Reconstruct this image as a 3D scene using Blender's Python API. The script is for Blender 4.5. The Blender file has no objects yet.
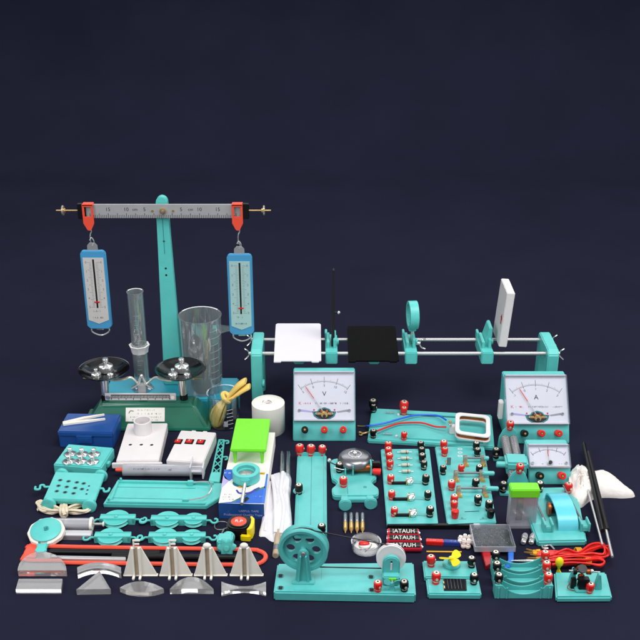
import bpy, bmesh, math, random
from mathutils import Vector, Matrix
random.seed(7)
S = 0.01                       # the script is written in centimetres
PITCH = math.radians(24.0); CAMH = 95.0; FPX = 1000.0
SC = bpy.context.scene; COL = SC.collection
sp, cp = math.sin(PITCH), math.cos(PITCH)

def ray(px, py):
    return Vector(((px-320)/FPX, cp + (320-py)/FPX*sp, -sp + (320-py)/FPX*cp))
def P(px, py, z=0.0):
    d = ray(px, py); t = (z-CAMH)/d.z
    return Vector((d.x*t, d.y*t, z))
def U(px, py, Y):
    d = ray(px, py); t = Y/d.y
    return Vector((d.x*t, Y, CAMH+d.z*t))

class F:
    """a local frame standing on the floor: x to the right along A-B, y away from the viewer"""
    def __init__(s, A, B=None, z=0.0, rz=0.0):
        a = P(A[0], A[1], z); s.o = Vector((a.x, a.y, 0)); s.rz = rz; s.w = 0
        if B:
            b = P(B[0], B[1], z); s.rz = math.atan2(b.y-a.y, b.x-a.x); s.w = math.hypot(b.y-a.y, b.x-a.x)
    def loc(s, v):
        d = v - s.o; c, n = math.cos(s.rz), math.sin(s.rz)
        return Vector((d.x*c + d.y*n, -d.x*n + d.y*c, v.z))
    def g(s, px, py, z=0.0): return s.loc(P(px, py, z))
    def u(s, px, py, yl=0.0): return s.loc(U(px, py, s.o.y+yl))

def T(x=0, y=0, z=0): return Matrix.Translation((x, y, z))
def R(ax, deg): return Matrix.Rotation(math.radians(deg), 4, ax)
def along(p0, p1):
    p0, p1 = Vector(p0), Vector(p1); d = p1-p0
    return Matrix.Translation(p0) @ d.to_track_quat('Z', 'Y').to_matrix().to_4x4()
def plane_m(o, xdir, ydir):
    x = Vector(xdir).normalized(); z = x.cross(Vector(ydir)).normalized(); y = z.cross(x)
    m = Matrix.Identity(4)
    for i in range(3): m[i][0] = x[i]; m[i][1] = y[i]; m[i][2] = z[i]; m[i][3] = Vector(o)[i]
    return m

# ---------------------------------------------------------------- materials
def hexlin(h):
    h = h.lstrip('#'); r = []
    for i in (0, 2, 4):
        c = int(h[i:i+2], 16)/255
        r.append(c/12.92 if c <= .04045 else ((c+.055)/1.055)**2.4)
    return r
MATS = {}
def mat(key, hx, rough=.4, metal=0, spec=.5, var=.06, bump=.0, scale=60, trans=0, coat=0, sss=0):
    m = bpy.data.materials.new(key.replace('_', ' ')); m.use_nodes = True
    nt = m.node_tree; b = nt.nodes['Principled BSDF']; c = hexlin(hx)
    b.inputs['Metallic'].default_value = metal; b.inputs['Specular IOR Level'].default_value = spec
    b.inputs['Transmission Weight'].default_value = trans; b.inputs['Coat Weight'].default_value = coat
    if sss:
        b.inputs['Subsurface Weight'].default_value = sss; b.inputs['Subsurface Radius'].default_value = (.004, .004, .004)
    tc = nt.nodes.new('ShaderNodeTexCoord')
    n = nt.nodes.new('ShaderNodeTexNoise'); n.inputs['Scale'].default_value = scale; n.inputs['Detail'].default_value = 4
    nt.links.new(tc.outputs['Object'], n.inputs['Vector'])
    mx = nt.nodes.new('ShaderNodeMix'); mx.data_type = 'RGBA'
    mx.inputs[6].default_value = [max(0, x*(1-var)) for x in c]+[1]; mx.inputs[7].default_value = [min(1, x*(1+var)) for x in c]+[1]
    n3 = nt.nodes.new('ShaderNodeTexNoise'); n3.inputs['Scale'].default_value = scale*.22; n3.inputs['Detail'].default_value = 2
    nt.links.new(tc.outputs['Object'], n3.inputs['Vector'])
    av = nt.nodes.new('ShaderNodeMath'); av.operation = 'MULTIPLY_ADD'; av.inputs[1].default_value = .5
    hv = nt.nodes.new('ShaderNodeMath'); hv.operation = 'MULTIPLY'; hv.inputs[1].default_value = .5
    nt.links.new(n.outputs['Fac'], hv.inputs[0]); nt.links.new(n3.outputs['Fac'], av.inputs[0]); nt.links.new(hv.outputs[0], av.inputs[2])
    st = nt.nodes.new('ShaderNodeMapRange'); st.inputs['From Min'].default_value = .3; st.inputs['From Max'].default_value = .7
    nt.links.new(av.outputs[0], st.inputs['Value']); nt.links.new(st.outputs[0], mx.inputs[0]); nt.links.new(mx.outputs[2], b.inputs['Base Color'])
    mr = nt.nodes.new('ShaderNodeMapRange'); mr.inputs['To Min'].default_value = max(.02, rough*.8); mr.inputs['To Max'].default_value = min(1, rough*1.2)
    n2 = nt.nodes.new('ShaderNodeTexNoise'); n2.inputs['Scale'].default_value = scale*2.3; n2.inputs['Detail'].default_value = 5
    nt.links.new(tc.outputs['Object'], n2.inputs['Vector']); nt.links.new(n2.outputs['Fac'], mr.inputs['Value']); nt.links.new(mr.outputs[0], b.inputs['Roughness'])
    if bump:
        bp = nt.nodes.new('ShaderNodeBump'); bp.inputs['Strength'].default_value = bump; bp.inputs['Distance'].default_value = .002
        nt.links.new(n2.outputs['Fac'], bp.inputs['Height']); nt.links.new(bp.outputs[0], b.inputs['Normal'])
    MATS[key] = m; return m
def thin_clear(key, hx, tint, lo, hi, rough=.03, milk=0.0, milkhx='#FFFFFF'):
    """thin clear wall: clear straight through, shiny at the edges, optionally a little milky"""
    m = bpy.data.materials.new(key.replace('_', ' ')); m.use_nodes = True; nt = m.node_tree; nt.nodes.clear()
    o = nt.nodes.new('ShaderNodeOutputMaterial'); t = nt.nodes.new('ShaderNodeBsdfTransparent'); t.inputs[0].default_value = hexlin(tint)+[1]
    g = nt.nodes.new('ShaderNodeBsdfGlossy'); g.inputs['Color'].default_value = hexlin(hx)+[1]; g.inputs['Roughness'].default_value = rough
    lw = nt.nodes.new('ShaderNodeLayerWeight'); lw.inputs[0].default_value = .25
    mr = nt.nodes.new('ShaderNodeMapRange'); mr.inputs['To Min'].default_value = lo; mr.inputs['To Max'].default_value = hi
    nt.links.new(lw.outputs['Facing'], mr.inputs['Value'])
    mx = nt.nodes.new('ShaderNodeMixShader'); nt.links.new(mr.outputs[0], mx.inputs[0]); nt.links.new(t.outputs[0], mx.inputs[1]); nt.links.new(g.outputs[0], mx.inputs[2])
    out = mx
    if milk:
        d = nt.nodes.new('ShaderNodeBsdfDiffuse'); d.inputs[0].default_value = hexlin(milkhx)+[1]
        m2 = nt.nodes.new('ShaderNodeMixShader'); m2.inputs[0].default_value = milk
        nt.links.new(mx.outputs[0], m2.inputs[1]); nt.links.new(d.outputs[0], m2.inputs[2]); out = m2
    nt.links.new(out.outputs[0], o.inputs[0]); MATS[key] = m

mat('teal', '#5ABCB9', .38, var=.09, bump=.03, sss=.05)
mat('mint', '#5EC8C2', .4, var=.08, bump=.03, sss=.05)
mat('deep_teal', '#348F90', .4)
mat('sky_teal', '#62CBDA', .25)
mat('base_blue', '#2FA0B8', .35)
mat('white', '#E4DEDE', .4, var=.03, bump=.02)
mat('frost', '#D9D5DC', .5, var=.02)
mat('ivory', '#F4EEE3', .45, var=.05, bump=.03)
mat('paper', '#F0EBE4', .75, var=.04, bump=.08, scale=30)
mat('dial', '#EDE6EC', .5, var=.015)
mat('black', '#0D0D0F', .38, spec=.35, var=.1)
mat('black_gloss', '#08080A', .2, var=.05, coat=.4)
mat('black_matt', '#100F11', .6)
mat('ink', '#24242A', .7)
mat('grey_ink', '#77757C', .7)
mat('faint_ink', '#A7A2AA', .7)
mat('pink_ink', '#E0356B', .6)
mat('red', '#E2231D', .3, var=.05)
mat('orange_red', '#F0523A', .4, var=.04)
mat('red_cable', '#E01F18', .35)
mat('dark_red', '#B3121C', .35)
mat('battery_red', '#C92036', .3)
mat('blue_cable', '#1F63D8', .4)
mat('magnet_blue', '#2A3F92', .4)
mat('bright_blue', '#2E6FD0', .4)
mat('box_blue', '#1F4E94', .35, bump=.03)
mat('print_blue', '#1B5FC8', .4)
mat('print_teal', '#2A6E86', .5)
mat('purple', '#4B3AA6', .5)
mat('lilac', '#B9AEDD', .5)
mat('scale_blue', '#4A9CCB', .35)
mat('scale_face', '#DDD7D4', .35, metal=.15)
mat('scale_face_cyan', '#B5D8D8', .35, metal=.2)
mat('balance_green', '#1F6A54', .3, var=.12, bump=.05, scale=25, coat=.3)
mat('lime', '#78DE26', .42, var=.03)
mat('yellow', '#F5DC12', .35)
mat('amber', '#E0A41A', .45)
mat('glove', '#F0CD70', .5, var=.12, bump=.2, scale=45, sss=.1)
mat('rope', '#E5D6BC', .85, var=.12, bump=.5, scale=160)
mat('chrome', '#E2E1E0', .14, metal=.78, var=.02)
mat('steel', '#C4C3C3', .3, metal=.6, var=.04)
mat('bar_grey', '#B4B3B4', .4, metal=.25, var=.05)
mat('dull_steel', '#85858A', .4, metal=.6)
mat('brass', '#D8B070', .25, metal=.7, var=.06)
mat('copper', '#B65A2C', .35, metal=.8, var=.2, scale=300)
mat('black_plate', '#070708', .5, spec=.05, var=.1)
mat('gong_steel', '#8E8E92', .3, metal=.95, var=.05)
mat('nut_grey', '#B9AF9E', .3, metal=.6)
thin_clear('case_clear', '#FFFFFF', '#F0F0F3', .03, .5, .1, .12, '#EAE8EC')
mat('pin', '#E6DCCB', .2, metal=.45, var=.03)
mat('wood', '#B7A48C', .6, var=.2, bump=.1)
mat('cloth', '#DEDCE2', .8, var=.03, bump=.12, scale=35)
mat('fluff', '#E6DFDA', .85, var=.04, bump=.35, scale=70)
mat('filings', '#5A5A5C', .7, var=.75, scale=330, bump=.6)
mat('solar', '#0A0B18', .4, spec=.1, var=.3)
mat('tan_resistor', '#B9C3B4', .4)
mat('pearl', '#E9D5CC', .22, var=.08, coat=.4)
thin_clear('glass', '#FFFFFF', '#F2F6F8', .03, .75)
thin_clear('plastic_clear', '#FFFFFF', '#EDF0F4', .05, .8, .08, .05)
thin_clear('plastic_milky', '#FFFFFF', '#E9E9EE', .06, .7, .12, .3, '#EAE8EC')
thin_clear('glass_grey', '#FFFFFF', '#E6EAEC', .08, .9, .05, .12, '#DCE0E0')
thin_clear('cover_clear', '#FFFFFF', '#F6F8FA', .01, .25, .12)
thin_clear('lid_clear', '#FFFFFF', '#EEF0F2', .01, .06, .25)
def acrylic():
    m = bpy.data.materials.new('acrylic'); m.use_nodes = True; b = m.node_tree.nodes['Principled BSDF']
    b.inputs['Base Color'].default_value = (.95, .93, .92, 1); b.inputs['Transmission Weight'].default_value = .88; b.inputs['IOR'].default_value = 1.47; b.inputs['Roughness'].default_value = .06
    MATS['acrylic'] = m
acrylic()

# ---------------------------------------------------------------- mesh builder
def catmull(pts, k, closed=False):
    pts = [Vector(p) for p in pts]; n = len(pts); out = []
    for i in range(n if closed else n-1):
        p0 = pts[(i-1) % n] if closed or i else pts[0]*2-pts[1]
        p1 = pts[i]; p2 = pts[(i+1) % n]
        p3 = pts[(i+2) % n] if closed or i+2 < n else p2*2-p1
        for j in range(k):
            t = j/k
            out.append(.5*((2*p1)+(p2-p0)*t+(2*p0-5*p1+4*p2-p3)*t*t+(3*p1-p0-3*p2+p3)*t**3))
    if not closed: out.append(pts[-1])
    return out

class MB:
    def __init__(s): s.bm = bmesh.new(); s.ms = []
    def add(s, t, m, M=None, fix=True):
        if M is not None: t.transform(M)
        if m not in s.ms: s.ms.append(m)
        i = s.ms.index(m)
        if fix: bmesh.ops.recalc_face_normals(t, faces=t.faces[:])
        for f in t.faces: f.material_index = i
        me = bpy.data.meshes.new('t'); t.to_mesh(me); t.free(); s.bm.from_mesh(me); bpy.data.meshes.remove(me); return s
    def bev(s, t, w, seg=2, ang=35):
        if w <= 0: return
        es = [e for e in t.edges if len(e.link_faces) == 2 and e.calc_face_angle(0) > math.radians(ang)]
        bmesh.ops.bevel(t, geom=es, offset=w, segments=seg, affect='EDGES', clamp_overlap=True)
    def box(s, x0, x1, y0, y1, z0, z1, m, bev=.06, M=None, seg=2):
        t = bmesh.new(); bmesh.ops.create_cube(t, size=1)
        t.transform(T((x0+x1)/2, (y0+y1)/2, (z0+z1)/2) @ Matrix.Diagonal((x1-x0, y1-y0, z1-z0, 1)))
        s.bev(t, bev, seg); return s.add(t, m, M)
    def hexa(s, b, tp, m, bev=.1, M=None, seg=2):
        t = bmesh.new(); vb = [t.verts.new(v) for v in b]; vt = [t.verts.new(v) for v in tp]
        t.faces.new(vb[::-1]); t.faces.new(vt)
        for i in range(4): t.faces.new((vb[i], vb[(i+1) % 4], vt[(i+1) % 4], vt[i]))
        bmesh.ops.recalc_face_normals(t, faces=t.faces[:]); s.bev(t, bev, seg); return s.add(t, m, M)
    def cyl(s, p0, p1, r, m, r1=None, n=20, bev=0, M=None):
        p0, p1 = Vector(p0), Vector(p1); L = (p1-p0).length
        t = bmesh.new(); bmesh.ops.create_cone(t, cap_ends=True, segments=n, radius1=r, radius2=r if r1 is None else r1, depth=L)
        s.bev(t, bev, 2, 60); t.transform(along(p0, p1) @ T(0, 0, L/2)); return s.add(t, m, M)
    def ball(s, c, r, m, sc=(1, 1, 1), M=None, n=14):
        t = bmesh.new(); bmesh.ops.create_uvsphere(t, u_segments=n+4, v_segments=n, radius=r)
        t.transform(T(*c) @ Matrix.Diagonal((*sc, 1))); return s.add(t, m, M)
    def lathe(s, prof, m, M=None, n=28, loop=False):
        t = bmesh.new(); rings = []
        for r, z in prof:
            if r < 1e-5: rings.append([t.verts.new((0, 0, z))])
            else: rings.append([t.verts.new((r*math.cos(2*math.pi*i/n), r*math.sin(2*math.pi*i/n), z)) for i in range(n)])
        k = len(rings)
        for a in range(k if loop else k-1):
            A, B = rings[a], rings[(a+1) % k]
            for i in range(n):
                j = (i+1) % n
                if len(A) == 1 and len(B) == 1: continue
                if len(A) == 1: t.faces.new((A[0], B[i], B[j]))
                elif len(B) == 1: t.faces.new((A[i], A[j], B[0]))
                else: t.faces.new((A[i], A[j], B[j], B[i]))
        return s.add(t, m, M)
    def ring(s, ro, ri, z0, z1, m, M=None, n=32):
        e = min(.06, (ro-ri)*.2, abs(z1-z0)*.2)
        return s.lathe([(ri, z0+e), (ri+e, z0), (ro-e, z0), (ro, z0+e), (ro, z1-e), (ro-e, z1), (ri+e, z1), (ri, z1-e)], m, M, n, True)
    def tube(s, pts, r, m, n=8, closed=False, sub=4, M=None, flat=1.0):
        pts = catmull(pts, sub, closed) if sub > 1 else [Vector(p) for p in pts]
        t = bmesh.new(); k = len(pts); rings = []; nrm = None
        for i in range(k):
            if closed: d = pts[(i+1) % k]-pts[i-1]
            else: d = pts[min(i+1, k-1)]-pts[max(i-1, 0)]
            if d.length < 1e-9: d = Vector((1, 0, 0))
            d.normalize()
            if nrm is None:
                nrm = Vector((0, 0, 1)) if abs(d.z) < .9 else Vector((0, 1, 0))
            nrm = (nrm - d*nrm.dot(d)).normalized(); b = d.cross(nrm)
            rr = r(i/(k-1)) if callable(r) else r
            rings.append([t.verts.new(pts[i]+nrm*rr*flat*math.cos(2*math.pi*j/n)+b*rr*math.sin(2*math.pi*j/n)) for j in range(n)])
        for i in range(k if closed else k-1):
            A, B = rings[i], rings[(i+1) % k]
            for j in range(n): t.faces.new((A[j], A[(j+1) % n], B[(j+1) % n], B[j]))
        if not closed: t.faces.new(rings[0]); t.faces.new(rings[-1][::-1])
        return s.add(t, m, M)
    def prism(s, pts, z0, z1, m, bev=.05, M=None, seg=2, ang=35):
        t = bmesh.new(); n = len(pts); lo = [t.verts.new((p[0], p[1], z0)) for p in pts]; hi = [t.verts.new((p[0], p[1], z1)) for p in pts]
        t.faces.new(lo[::-1]); t.faces.new(hi)
        for i in range(n): t.faces.new((lo[i], lo[(i+1) % n], hi[(i+1) % n], hi[i]))
        bmesh.ops.recalc_face_normals(t, faces=t.faces[:]); s.bev(t, bev, seg, ang)
        bmesh.ops.triangulate(t, faces=[f for f in t.faces if len(f.verts) > 4]); return s.add(t, m, M)
    def quad(s, x0, x1, y0, y1, z, m, M=None):
        t = bmesh.new(); t.faces.new([t.verts.new(v) for v in ((x0, y0, z), (x1, y0, z), (x1, y1, z), (x0, y1, z))]); return s.add(t, m, M, False)
    def poly(s, pts, z, m, M=None):
        t = bmesh.new(); f = t.faces.new([t.verts.new((p[0], p[1], z)) for p in pts])
        f.normal_update()
        if f.normal.z < 0: f.normal_flip()
        bmesh.ops.triangulate(t, faces=t.faces[:]); return s.add(t, m, M, False)
    def line(s, a, b, w, z, m, M=None):
        a, b = Vector(a[:2]), Vector(b[:2]); d = (b-a).normalized()*w/2; q = Vector((-d.y, d.x))
        return s.poly([a-q, b-q, b+q, a+q], z, m, M)
    def text(s, st, size, m, M, fn=None, align='CENTER', sx=1.0):
        cu = bpy.data.curves.new('t', 'FONT'); cu.body = st; cu.size = size; cu.align_x = align; cu.align_y = 'CENTER'; cu.resolution_u = 3
        o = bpy.data.objects.new('t', cu); COL.objects.link(o); dg = bpy.context.evaluated_depsgraph_get()
        me = bpy.data.meshes.new_from_object(o.evaluated_get(dg)); t = bmesh.new(); t.from_mesh(me)
        bpy.data.objects.remove(o); bpy.data.curves.remove(cu); bpy.data.meshes.remove(me)
        if sx != 1: t.transform(Matrix.Diagonal((sx, 1, 1, 1)))
        if fn:
            bmesh.ops.subdivide_edges(t, edges=t.edges[:], cuts=3)
            for v in t.verts: v.co = fn(v.co)
        return s.add(t, m, M, False)
    def print_(s, x0, x1, y0, y1, rows, z, m, M=None, fill=.75, cw=None):
        """rows of fine print too small to read: broken little strokes"""
        h = (y1-y0)/rows
        for r in range(rows):
            y = y1-h*(r+.5); ch = h*.5; x = x0; w = cw or ch*.7
            while x < x1-w:
                if random.random() < fill:
                    for q in range(2):
                        a = random.uniform(-.5, .5)*ch; 
                        if q: s.quad(x+random.uniform(0, .5)*w, x+random.uniform(.5, .8)*w, y+a*.8, y+a*.8+ch*.18, z, m, M)
                        else: s.quad(x+random.uniform(0, .6)*w, x+random.uniform(0, .6)*w+w*.16, y-ch*.5, y+ch*.5, z, m, M)
                x += w
        return s
    def pillow(s, outline, h, m, rings=7, wob=.1, z0=.02, sub=4, M=None, seed=1, power=.5):
        o = catmull([Vector((p[0], p[1], 0)) for p in outline], sub, True); n = len(o)
        c = sum(o, Vector())/n; t = bmesh.new(); rs = []; rnd = random.Random(seed)
        for k in range(rings):
            f = 1-(k/rings)**1.5 if k else 1
            zz = z0 + h*(1-f**2)**power
            rs.append([t.verts.new((c.x+(p.x-c.x)*f, c.y+(p.y-c.y)*f, zz*(1+(rnd.uniform(-wob, wob) if k else 0)))) for p in o])
        top = t.verts.new((c.x, c.y, z0+h))
        for k in range(rings-1):
            for i in range(n): t.faces.new((rs[k][i], rs[k][(i+1) % n], rs[k+1][(i+1) % n], rs[k+1][i]))
        for i in range(n): t.faces.new((rs[-1][i], rs[-1][(i+1) % n], top))
        t.faces.new(rs[0][::-1]); return s.add(t, m, M)
    def mesh(s, name, ang=40):
        for v in s.bm.verts: v.co *= S
        me = bpy.data.meshes.new(name); s.bm.to_mesh(me); s.bm.free()
        for k in s.ms: me.materials.append(MATS[k])
        for p in me.polygons: p.use_smooth = True
        me.set_sharp_from_angle(angle=math.radians(ang)); return me
    def build(s, name, parent=None, label=None, ang=40):
        o = bpy.data.objects.new(name, s.mesh(name, ang)); COL.objects.link(o)
        if parent: o.parent = parent
        if label: o['label'] = label
        return o
    def solo(s, name, label, cat, fr=None, group=None, ang=40, z=0):
        o = s.build(name, None, None, ang); props(o, label, cat, group)
        if fr: o.location = Vector((fr.o.x, fr.o.y, z))*S; o.rotation_euler = (0, 0, fr.rz)
        return o
def props(o, label, cat, group=None):
    o['label'] = label; o['category'] = cat
    if group: o['group'] = group
def thing(name, label, cat, fr, group=None, z=0):
    o = bpy.data.objects.new(name, None); COL.objects.link(o); o.empty_display_size = .02
    o.location = Vector((fr.o.x, fr.o.y, z))*S; o.rotation_euler = (0, 0, fr.rz); props(o, label, cat, group); return o
def copy_tree(o, parent=None):
    c = o.copy(); COL.objects.link(c); c.parent = parent
    for ch in list(o.children): copy_tree(ch, c)
    return c
def place(o, v, rz=0): o.location = Vector(v)*S; o.rotation_euler = (0, 0, rz)

# a screw terminal: coloured cap with a bright metal pin
TM = {}
def terminal(par, loc, color='red', k=1.0, tilt=0, rzz=0, post=True):
    if color not in TM:
        a = MB(); a.lathe([(0, 0), (.52, 0), (.52, .3), (.34, .34), (.34, .5), (.56, .54), (.6, .6), (.63, 1.62), (.58, 1.7), (.42, 1.7), (.42, 1.5), (0, 1.5)], color, n=20)
        for i in range(10):
            an = i*math.pi/5; a.box(.57, .66, -.06, .06, .66, 1.56, color, .02, R('Z', math.degrees(an)))
        b = MB(); b.cyl((0, 0, 1.4), (0, 0, 1.84), .4, 'pin', n=14, bev=.06); b.cyl((0, 0, 1.84), (0, 0, 1.86), .17, 'black', n=10)
        b.ring(.46, .36, .3, .56, 'pin', n=16); b.cyl((0, -.6, 1.0), (0, -.7, 1.0), .2, 'pin', n=10)
        TM[color] = (a.mesh('terminal'), b.mesh('metal_pin'))
    o = bpy.data.objects.new('terminal', TM[color][0]); COL.objects.link(o); o.parent = par
    q = bpy.data.objects.new('metal_pin', TM[color][1]); COL.objects.link(q); q.parent = o
    o.location = Vector(loc)*S; o.scale = (k, k, k); o.rotation_euler = (math.radians(tilt+random.uniform(-3, 3)), math.radians(random.uniform(-4, 4)), rzz)
    o['label'] = {'red': 'red screw terminal', 'black': 'black screw terminal'}[color]
    return o
def terms(par, fr, zb, lst, color, k=1.0):
    for px, py in lst:
        v = fr.g(px, py, zb+1.0*k); terminal(par, (v.x, v.y, zb-.02), color, .93*k*random.uniform(.95, 1.06), rzz=random.uniform(0, 3))
# ================================================================ SETTING
def floor():
    t = bmesh.new(); pr = [(-60, 0), (330, 0)]
    for i in range(1, 9):
        a = i/8*math.pi/2; pr.append((330+60*math.sin(a), 60-60*math.cos(a)))
    pr.append((390, 420)); X = 520
    rows = [[t.verts.new((x*S, y*S, z*S)) for x in (-X, X)] for y, z in pr]
    for a, b in zip(rows, rows[1:]): t.faces.new((a[0], a[1], b[1], b[0]))
    me = bpy.data.meshes.new('backdrop'); t.to_mesh(me); t.free(); me.materials.append(MATS['navy'])
    for p in me.polygons: p.use_smooth = True
    o = bpy.data.objects.new('floor', me); COL.objects.link(o); o['kind'] = 'structure'
mat('navy', '#202132', .9, spec=.04, var=.16, bump=.03, scale=5)
floor()

# ================================================================ LEVER STAND
fs = F((175, 392)); YB0 = P(0, 400, 2.2).y; YB1 = P(0, 377.5, 2.2).y
def LX(px, py, Y, f): v = U(px, py, Y); return v.x-f.o.x
st = thing('lever_stand', 'tall mint plastic post on a flat blue base, holding up the silver lever bar', 'lever stand', fs)
y0, y1 = YB0-fs.o.y, YB1-fs.o.y; ym = (y0+y1)/2
b = MB(); b.box(LX(112, 385, YB1, fs), LX(239, 385, YB1, fs), y0, y1, 0, 2.2, 'base_blue', .25); b.build('base', st)
yp = y1-2.4
ztop = U(163, 196, fs.o.y+yp).z; zb = 2.2
b = MB(); hw0, hw1 = 1.9, 1.05; pts = [(-hw0, zb), (hw0, zb), (hw1, ztop-1)]
for i in range(9): a = i/8*math.pi; pts.append((hw1*math.cos(a), ztop-1+hw1*math.sin(a)))
pts.append((-hw1, ztop-1))
MP = T(0, yp, 0) @ R('X', 90)
b.prism(pts, -.8, .8, 'mint', .15, MP)
for zz in (.72, .58, .545):
    h = zb+(ztop-zb)*(zz+.06); b.cyl((0, yp-.78, h), (0, yp-.83, h), .2, 'black_matt', n=12)
b.tube([(0, yp-.8, ztop-4), (0, yp-.8, ztop-11)], .06, 'deep_teal', 6, sub=1)
b.build('post', st)
YL = fs.o.y+yp-1.6                                   # plane of the lever bar
# lever bar
xl, xr, zc = U(78, 211, YL).x, U(249, 210, YL).x, U(163, 211, YL).z
fl = F((163, 392)); fl.o = Vector((U(163, 211, YL).x, YL, 0)); hb = 1.32
lv = thing('lever_bar', 'long silver graduated lever bar with black ends balanced across the mint post', 'lever', fl, z=zc)
x0, x1 = xl-fl.o.x, xr-fl.o.x
b = MB(); b.box(x0+.8, x1-.8, -.2, .2, -hb, hb, 'bar_grey', .05)
fm = plane_m((0, -.215, 0), (1, 0, 0), (0, 0, 1))
L = min(-x0, x1)-2.2
for i in range(-40, 41):
    x = L*i/40; b.line((x, -hb), (x, -hb+(.95 if i % 5 == 0 else .62)), .09, 0, 'ink', fm)
for sgn in (-1, 1):
    for k, s_ in ((5*2, '5'), (10*2, '10'), (15*2, '15')): b.text(s_, .95, 'ink', fm @ T(sgn*L*k/40, .35, 0))
    b.text('cm' if sgn < 0 else 'cm', .8, 'ink', fm @ T(sgn*L*.38, .35, 0))
b.build('graduated_bar', lv)
for sg, xe in ((-1, x0), (1, x1)):
    b = MB(); b.box(min(xe, xe-sg*1.5), max(xe, xe-sg*1.5), -.5, .5, -hb-.1, hb+.1, 'black', .08)
    e = b.build('end_block', lv)
    b = MB(); b.cyl((xe, 0, .1), (xe+sg*4.0, 0, .1), .14, 'brass', n=10); b.build('threaded_rod', lv)
    b = MB(); b.cyl((xe+sg*2.6, 0, .1), (xe+sg*2.9, 0, .1), .95, 'nut_grey', n=18, bev=.08); b.cyl((xe+sg*2.3, 0, .1), (xe+sg*2.6, 0, .1), .4, 'brass', n=12); b.build('balance_nut', lv)
b = MB(); b.cyl((0, -.2, .1), (0, -.7, .1), .55, 'brass', n=20, bev=.12); b.cyl((0, -.7, .1), (0, -.95, .1), .3, 'chrome', n=14, bev=.08); b.cyl((-1.9, -.2, .1), (-1.9, -.3, .1), .22, 'brass', n=12); b.cyl((1.9, -.2, .1), (1.9, -.3, .1), .22, 'brass', n=12); b.build('pivot', lv)
# riders and spring scales
def rider(px, side):
    f = F((px, 392)); v = U(px, 211, YL); f.o = Vector((v.x, YL, 0)); zt = U(px, 203.5, YL).z; zb_ = U(px, 229.5, YL).z; h = zt-zb_
    t = thing('lever_hook', 'orange red hook rider hung over the %s end of the silver lever bar' % side, 'hook', f, 'hook riders on the lever bar', z=zb_)
    b = MB(); w = 1.0
    for y in (-.75, .55):
        b.box(-w, w, y, y+.2, h-.45, h, 'orange_red', .05); b.box(-w, -w+.4, y, y+.2, h*.52, h-.4, 'orange_red', .05); b.box(w-.4, w, y, y+.2, h*.52, h-.4, 'orange_red', .05)
    b.box(-w, w, -.75, .75, h-.3, h+.05, 'orange_red', .08)
    b.prism([(-w, h*.54), (-w, h*.28), (-.35, .1), (0, 0), (.35, .1), (w, h*.28), (w, h*.54)], -.75+.75, 0.2, 'orange_red', .05, T(0, -.55, 0) @ R('X', 90))
    b.build('body', t)
    b = MB(); b.tube([(0, -.6, .5), (.3, -.6, -.1), (0, -.6, -1.0), (0, -.6, -2.6)], .13, 'chrome', 8); b.tube([(0, -.6, -2.4), (.32, -.6, -2.9), (0, -.6, -3.5), (-.32, -.6, -3.0)], .12, 'chrome', 8); b.build('link', t)
    return U(px, 229.5, YL).z
def spring_scale(px, pyt, pyb, side, look, face):
    Y = YL-.6; v = U(px, pyt, Y); f = F((px, 392)); f.o = Vector((v.x, Y, 0)); zt = v.z; z0 = U(px+6, pyb, Y).z; H = zt-z0
    t = thing('spring_scale', 'blue spring scale with %s hanging from the %s end of the lever bar' % (look, side), 'spring scale', f, 'spring scales hanging from the lever bar', z=z0)
    w = 2.35; b = MB()
    b.prism([(-w, .6), (-w+.6, 0), (w-.6, 0), (w, .6), (w, H-.5), (w-.4, H), (-w+.4, H), (-w, H-.5)], 0, .9, 'scale_blue', .12, R('X', 90)); b.build('body', t)
    fw = w-.42; b = MB(); fm = plane_m((0, -.93, 0), (1, 0, 0), (0, 0, 1))
    b.prism([(-fw, 1.9), (0, 1.1), (fw, 1.9), (fw, H-1.3), (-fw, H-1.3)], .9, .97, face, .02, R('X', 90))
    fm = plane_m((0, -.985, 0), (1, 0, 0), (0, 0, 1)); zb2, zt2 = 4.6, H-2.2
    b.box(-.17, .17, -.99, -.9, zb2-.2, zt2+.6, 'black_matt', .02)
    for i in range(31):
        z = zb2+(zt2-zb2)*i/30; lw = .75 if i % 5 == 0 else .4
        for sg in (-1, 1): b.line((sg*.42, z), (sg*(.42+lw), z), .05, 0, 'grey_ink', fm)
    for i in range(6):
        z = zb2+(zt2-zb2)*(5-i)/5
        b.text(str(i), .62, 'grey_ink', fm @ T(-1.42, z, 0)); b.text(str(i), .62, 'grey_ink', fm @ T(1.42, z, 0))
    b.print_(-.9, 1.0, 3.4, 4.1, 1, 0, 'grey_ink', fm); b.print_(-1.1, 1.1, 2.1, 2.7, 1, 0, 'ink', fm)
    b.build('scale_face', t)
    b = MB(); b.box(-.5, .5, -1.06, -.98, zb2+.9, zb2+1.15, 'red', .02); b.build('pointer', t)
    b = MB(); b.prism([(-1.0, H-.1), (1.0, H-.1), (.95, H+1.0), (.5, H+1.5), (-.5, H+1.5), (-.95, H+1.0)], .35, .55, 'steel', .05, R('X', 90))
    b.tube([(0, -.45, H+1.0), (.4, -.45, H+1.7), (0, -.45, H+2.5), (-.35, -.45, H+2.0)], .13, 'chrome', 8); b.build('hanger', t)
    b = MB(); b.tube([(-1.7, -.45, .2), (-1.55, -.5, -.8), (0, -.5, -1.5), (1.55, -.5, -.8), (1.7, -.45, .2)], .17, 'chrome', 8); b.build('ring', t)
    b = MB(); b.box(-.7, .7, -.6, -.3, -.35, .05, 'chrome', .05); b.build('clip', t)
rider(88.5, 'left'); rider(237.5, 'right')
spring_scale(93.2, 249.5, 327, 'left', 'silver grey face', 'scale_face')
spring_scale(239.5, 253, 333, 'right', 'pale cyan face', 'scale_face_cyan')

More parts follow.
